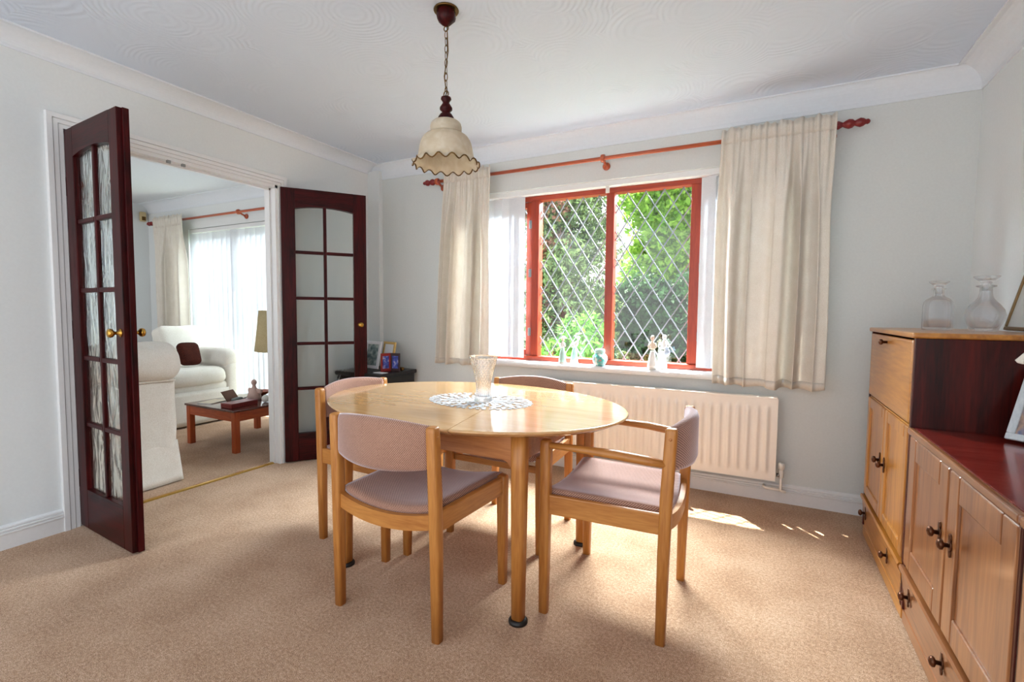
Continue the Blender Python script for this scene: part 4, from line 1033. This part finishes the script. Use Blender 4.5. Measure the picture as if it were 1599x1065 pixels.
MB().lathe([(.03, -.05), (.045, -.045), (.05, .04), (.035, .05)], 8, (.09, 0, 0)).obj('lamp_body', M_brass, br, .002)
sn = thing('alarm_sensor', 'small beige motion sensor high in the lounge corner', 'sensor', (LX, 3.17, 2.2))
MB().box(0, .04, -.03, .03, -.06, .05).obj('housing', plain('beige_plastic', srgb(206, 186, 140), .5), sn, .008); MB().box(.04, .043, -.02, .02, -.05, -.005).obj('lens', M_abrass, sn, .001)

# armchair close behind the opening, back to us
ac = thing('slipcover_armchair', 'white slipcovered armchair just beyond the doorway, its back to the dining room', 'armchair', (-3.75, 1.3, 0))
o = Vector((-3.75, 1.3, 0))
def arel(mb): mb.v = [(x-o.x, y-o.y, z) for x, y, z in mb.v]; return mb
nzk = dict(nz=.012, nf=5)
arel(MB().soft((-3.42, 1.32, .40), (.2, .88, .58), .05, 20, seed=1, **nzk)).obj('back_panel', M_slip, ac)
arel(MB().soft((-3.42, 1.31, .775), (.32, .97, .235), .105, 24, seed=2, nz=.022, nf=6)).obj('rolled_back', M_slip, ac)
arel(MB().soft((-3.83, 1.32, .40), (.66, .56, .2), .06, 16, seed=3, puff=.05, **nzk)).obj('seat_cushion', M_slip, ac)
arel(MB().soft((-3.84, 1.32, .2), (.7, .62, .24), .05, 14, seed=4, **nzk)).obj('base', M_slip, ac)
for yy in (.93, 1.72):
    arel(MB().soft((-3.86, yy, .30), (.66, .15, .44), .05, 14, seed=5+yy, **nzk)).obj('arm_panel', M_slip, ac)
    arel(MB().soft((-3.88, yy+(.02 if yy > 1.3 else -.02), .5), (.7, .22, .2), .095, 14, seed=7+yy, **nzk)).obj('arm_roll', M_slip, ac)
arel(MB().tube([(-3.312, y_, .655+.006*sin(y_*9)) for y_ in [.9+.84*k/24 for k in range(25)]], .006, 8)).obj('piping', M_slip, ac)
def skirt(cx_, cy_, hx, hy, z0, z1, seed, flare=.03):
    per = [(-hx, -hy), (hx, -hy), (hx, hy), (-hx, hy)]; L = [2*hx, 2*hy, 2*hx, 2*hy]; T = sum(L)
    def fn(u, v):
        s_ = u*T; k = 0
        while s_ > L[k] and k < 3: s_ -= L[k]; k += 1
        f = s_/L[k]; a, b = per[k], per[(k+1) % 4]; x = a[0]+(b[0]-a[0])*f; y = a[1]+(b[1]-a[1])*f
        g = (1-v); e = 1+flare*g/max(.2, math.hypot(x, y))
        w_ = .008*g*sin(u*44+seed)
        l = math.hypot(x, y)
        return (cx_+x*e+x/l*w_, cy_+y*e+y/l*w_, z0+(z1-z0)*v)
    m = MB().grid(fn, 160, 8, cu=True); return m
q = arel(skirt(-3.78, 1.345, .455, .405, .008, .27, 1, .035)).obj('skirt', M_slip, ac, recalc=False); sd = q.modifiers.new('thickness', 'SOLIDIFY'); sd.thickness = .004

sf = thing('slipcover_sofa', 'white slipcovered sofa at the far end of the lounge beside the garden door', 'sofa', (-5.2, 2.2, 0))
o = Vector((-5.2, 2.2, 0))
arel(MB().soft((-5.2, 2.2, .22), (.86, 1.62, .36), .05, 18, seed=11, **nzk)).obj('base', M_slip, sf)
arel(MB().soft((-5.55, 2.2, .45), (.22, 1.7, .62), .09, 18, seed=12, **nzk)).obj('back', M_slip, sf)
for yy in (1.72, 2.54): arel(MB().soft((-5.1, yy+.02, .455), (.72, .84, .17), .07, 18, seed=13+yy, puff=.04, **nzk)).obj('seat_cushion', M_slip, sf)
def leanb(ox, oz, a):
    def f(q): 
        x, z = q.x-ox, q.z-oz; return (ox+x*cos(a)-z*sin(a), q.y, oz+x*sin(a)+z*cos(a))
    return f
for yy in (1.72, 2.88):
    arel(MB().soft((-5.3, yy+.03 if yy < 2 else yy+.06, .72), (.2, .56 if yy > 2 else .78, .42), .05, 18, seed=16+yy, puff=.05, fn=leanb(-5.3, .52, .25), nz=.012, nf=5)).obj('back_cushion', M_slip, sf)
for yy in (1.36, 3.05):
    arel(MB().soft((-5.18, yy, .38), (.86, .13, .46), .05, 14, seed=18+yy, **nzk)).obj('arm_panel', M_slip, sf)
    arel(MB().soft((-5.18, yy, .615), (.88, .17, .2), .08, 14, seed=19+yy, **nzk)).obj('arm_roll', M_slip, sf)
q = arel(skirt(-5.2, 2.2, .44, .87, .02, .33, 3, .03)).obj('skirt', M_slip, sf, recalc=False); sd = q.modifiers.new('thickness', 'SOLIDIFY'); sd.thickness = .004
cu = MB().soft((0, 0, 0), (.09, .2, .22), .04, 14, puff=.15, nz=.006, nf=6).obj('cushion', M_brownfab); cu.location = (-5.03, 2.78, .665); cu.rotation_euler = (0, -.3, .15)
tag(cu, 'dark brown cushion on the white sofa', 'cushion')

# coffee table
ct = thing('coffee_table', 'low square orange-brown coffee table with a dark glossy top', 'table', (-3.88, 2.6, 0))
hw = .315
MB().box(-hw-.012, hw+.012, -hw-.012, hw+.012, .318, .335).obj('top_panel', wood('dark_glossy_top', srgb(104, 48, 32), srgb(70, 28, 20), 'Y', .12, coat=.6), ct, .004)
for x in (-hw+.02, hw-.02):
    for y in (-hw+.02, hw-.02): MB().box(x-.022, x+.022, y-.022, y+.022, 0, .318).obj('leg', M_orange['Z'], ct, .003)
for s_ in (-1, 1):
    MB().box(-hw+.042, hw-.042, s_*(hw-.012)-.01, s_*(hw-.012)+.01, .245, .318).obj('apron', M_orange['X'], ct, .002)
    MB().box(s_*(hw-.012)-.01, s_*(hw-.012)+.01, -hw+.042, hw-.042, .245, .318).obj('apron', M_orange['Y'], ct, .002)
TZ = .3355
def flat(name, label, cat, x, y, w_, d_, h_, rz, mat, bev=.001, group=None):
    o_ = MB().box(-w_/2, w_/2, -d_/2, d_/2, 0, h_).obj(name, mat, bev=bev); o_.location = (x, y, TZ); o_.rotation_euler = (0, 0, rz); return tag(o_, label, cat, group)
def magazine(label, x, y, rz):
    t = thing('magazine', label, 'magazine', (x, y, TZ), rz)
    MB().box(-.065, .065, -.09, .09, 0, .004).obj('pages', M_paper, t); MB().box(-.066, .066, -.091, .091, .004, .005).obj('cover', plain('beige_cover', srgb(206, 190, 160), .3), t)
magazine('thin beige booklet at the near corner of the coffee table by the sofa', -4.06, 2.42, .3)
magazine('thin beige booklet further back on the coffee table', -4.1, 2.7, .5)
bk = thing('red_box', 'flat dark red case on the near edge of the coffee table', 'box', (-3.72, 2.43, TZ), .1)
MB().box(-.06, .06, -.12, .12, 0, .028).obj('body', plain('dark_red_case', srgb(120, 34, 30), .4), bk, .003); MB().box(-.061, .061, -.121, .121, .029, .036).obj('lid', plain('red_case_lid', srgb(134, 44, 36), .4), bk, .002)
ob = thing('open_case', 'open spectacle case with a grey lining beside the red case', 'case', (-3.86, 2.5, TZ+.0), .4)
m = MB().box(-.035, .035, -.075, .075, 0, .018); m.obj('case_base', M_bronze, ob, .004)
m = MB().box(0, .006, -.075, .075, 0, .1); m.v = [(-.035-(z_*.55)+x_, y_, .018+z_*.8) for x_, y_, z_ in m.v]; m.obj('case_lid', M_bronze, ob)
MB().soft((0, 0, .028), (.05, .1, .03), .014, 8).obj('lining', plain('grey_cloth', srgb(120, 124, 120), .8), ob)
fg = thing('duck_ornament', 'pinkish pottery bird ornament with raised neck on the coffee table', 'ornament', (-3.87, 2.66, TZ))
P_pink = plain('pink_beige_pottery', srgb(206, 172, 160), .5)
MB().lathe([(.05, 0), (.056, .02), (.05, .05), (.034, .085), (.018, .105), (.013, .125), (.02, .135), (.024, .15), (.016, .168), (.001, .174)], 20).obj('body', P_pink, fg)
for s_ in (-1, 1): MB().soft((s_*.05, .01, .075), (.07, .03, .04), .014, 8).obj('wing', P_pink, fg)
bw = MB().lathe([(.03, 0), (.05, .012), (.085, .034), (.09, .04), (.084, .038), (.048, .018), (.02, .012)], 26).obj('wooden_bowl', M_orange['Z']); bw.location = (-4.02, 2.83, TZ)
tag(bw, 'shallow orange wooden bowl behind the pottery bird', 'bowl')
tl = thing('table_lamp', 'table lamp with beige shade and olive ribbed base on the coffee table', 'lamp', (-3.68, 2.8, TZ))
M_olive = wood('olive_bamboo', srgb(120, 104, 50), srgb(74, 64, 30), 'Z', .4)
pr_ = []
for i in range(29):
    u = i/28; pr_.append((.052+.012*u+(.006 if i % 6 == 0 else 0), .02+u*.36))
MB().lathe([(.07, 0), (.072, .012), (.05, .02)]+pr_+[(.055, .39), (.02, .4)], 24).obj('base', M_olive, tl)
MB().tube([(0, 0, .4), (0, 0, .52)], .008, 8).obj('lamp_holder', M_brass, tl)
MB().lathe([(.215, .42), (.217, .423), (.178, .765), (.174, .765), (.213, .423)], 40, cap=False).obj('lamp_shade', fabric('beige_shade_cloth', srgb(206, 190, 150), srgb(190, 172, 130), 200, trans=.25), tl)
MB().soft((.0, -.17, .03), (.06, .06, .06), .029, 10).obj('foot_switch', M_sock, tl)
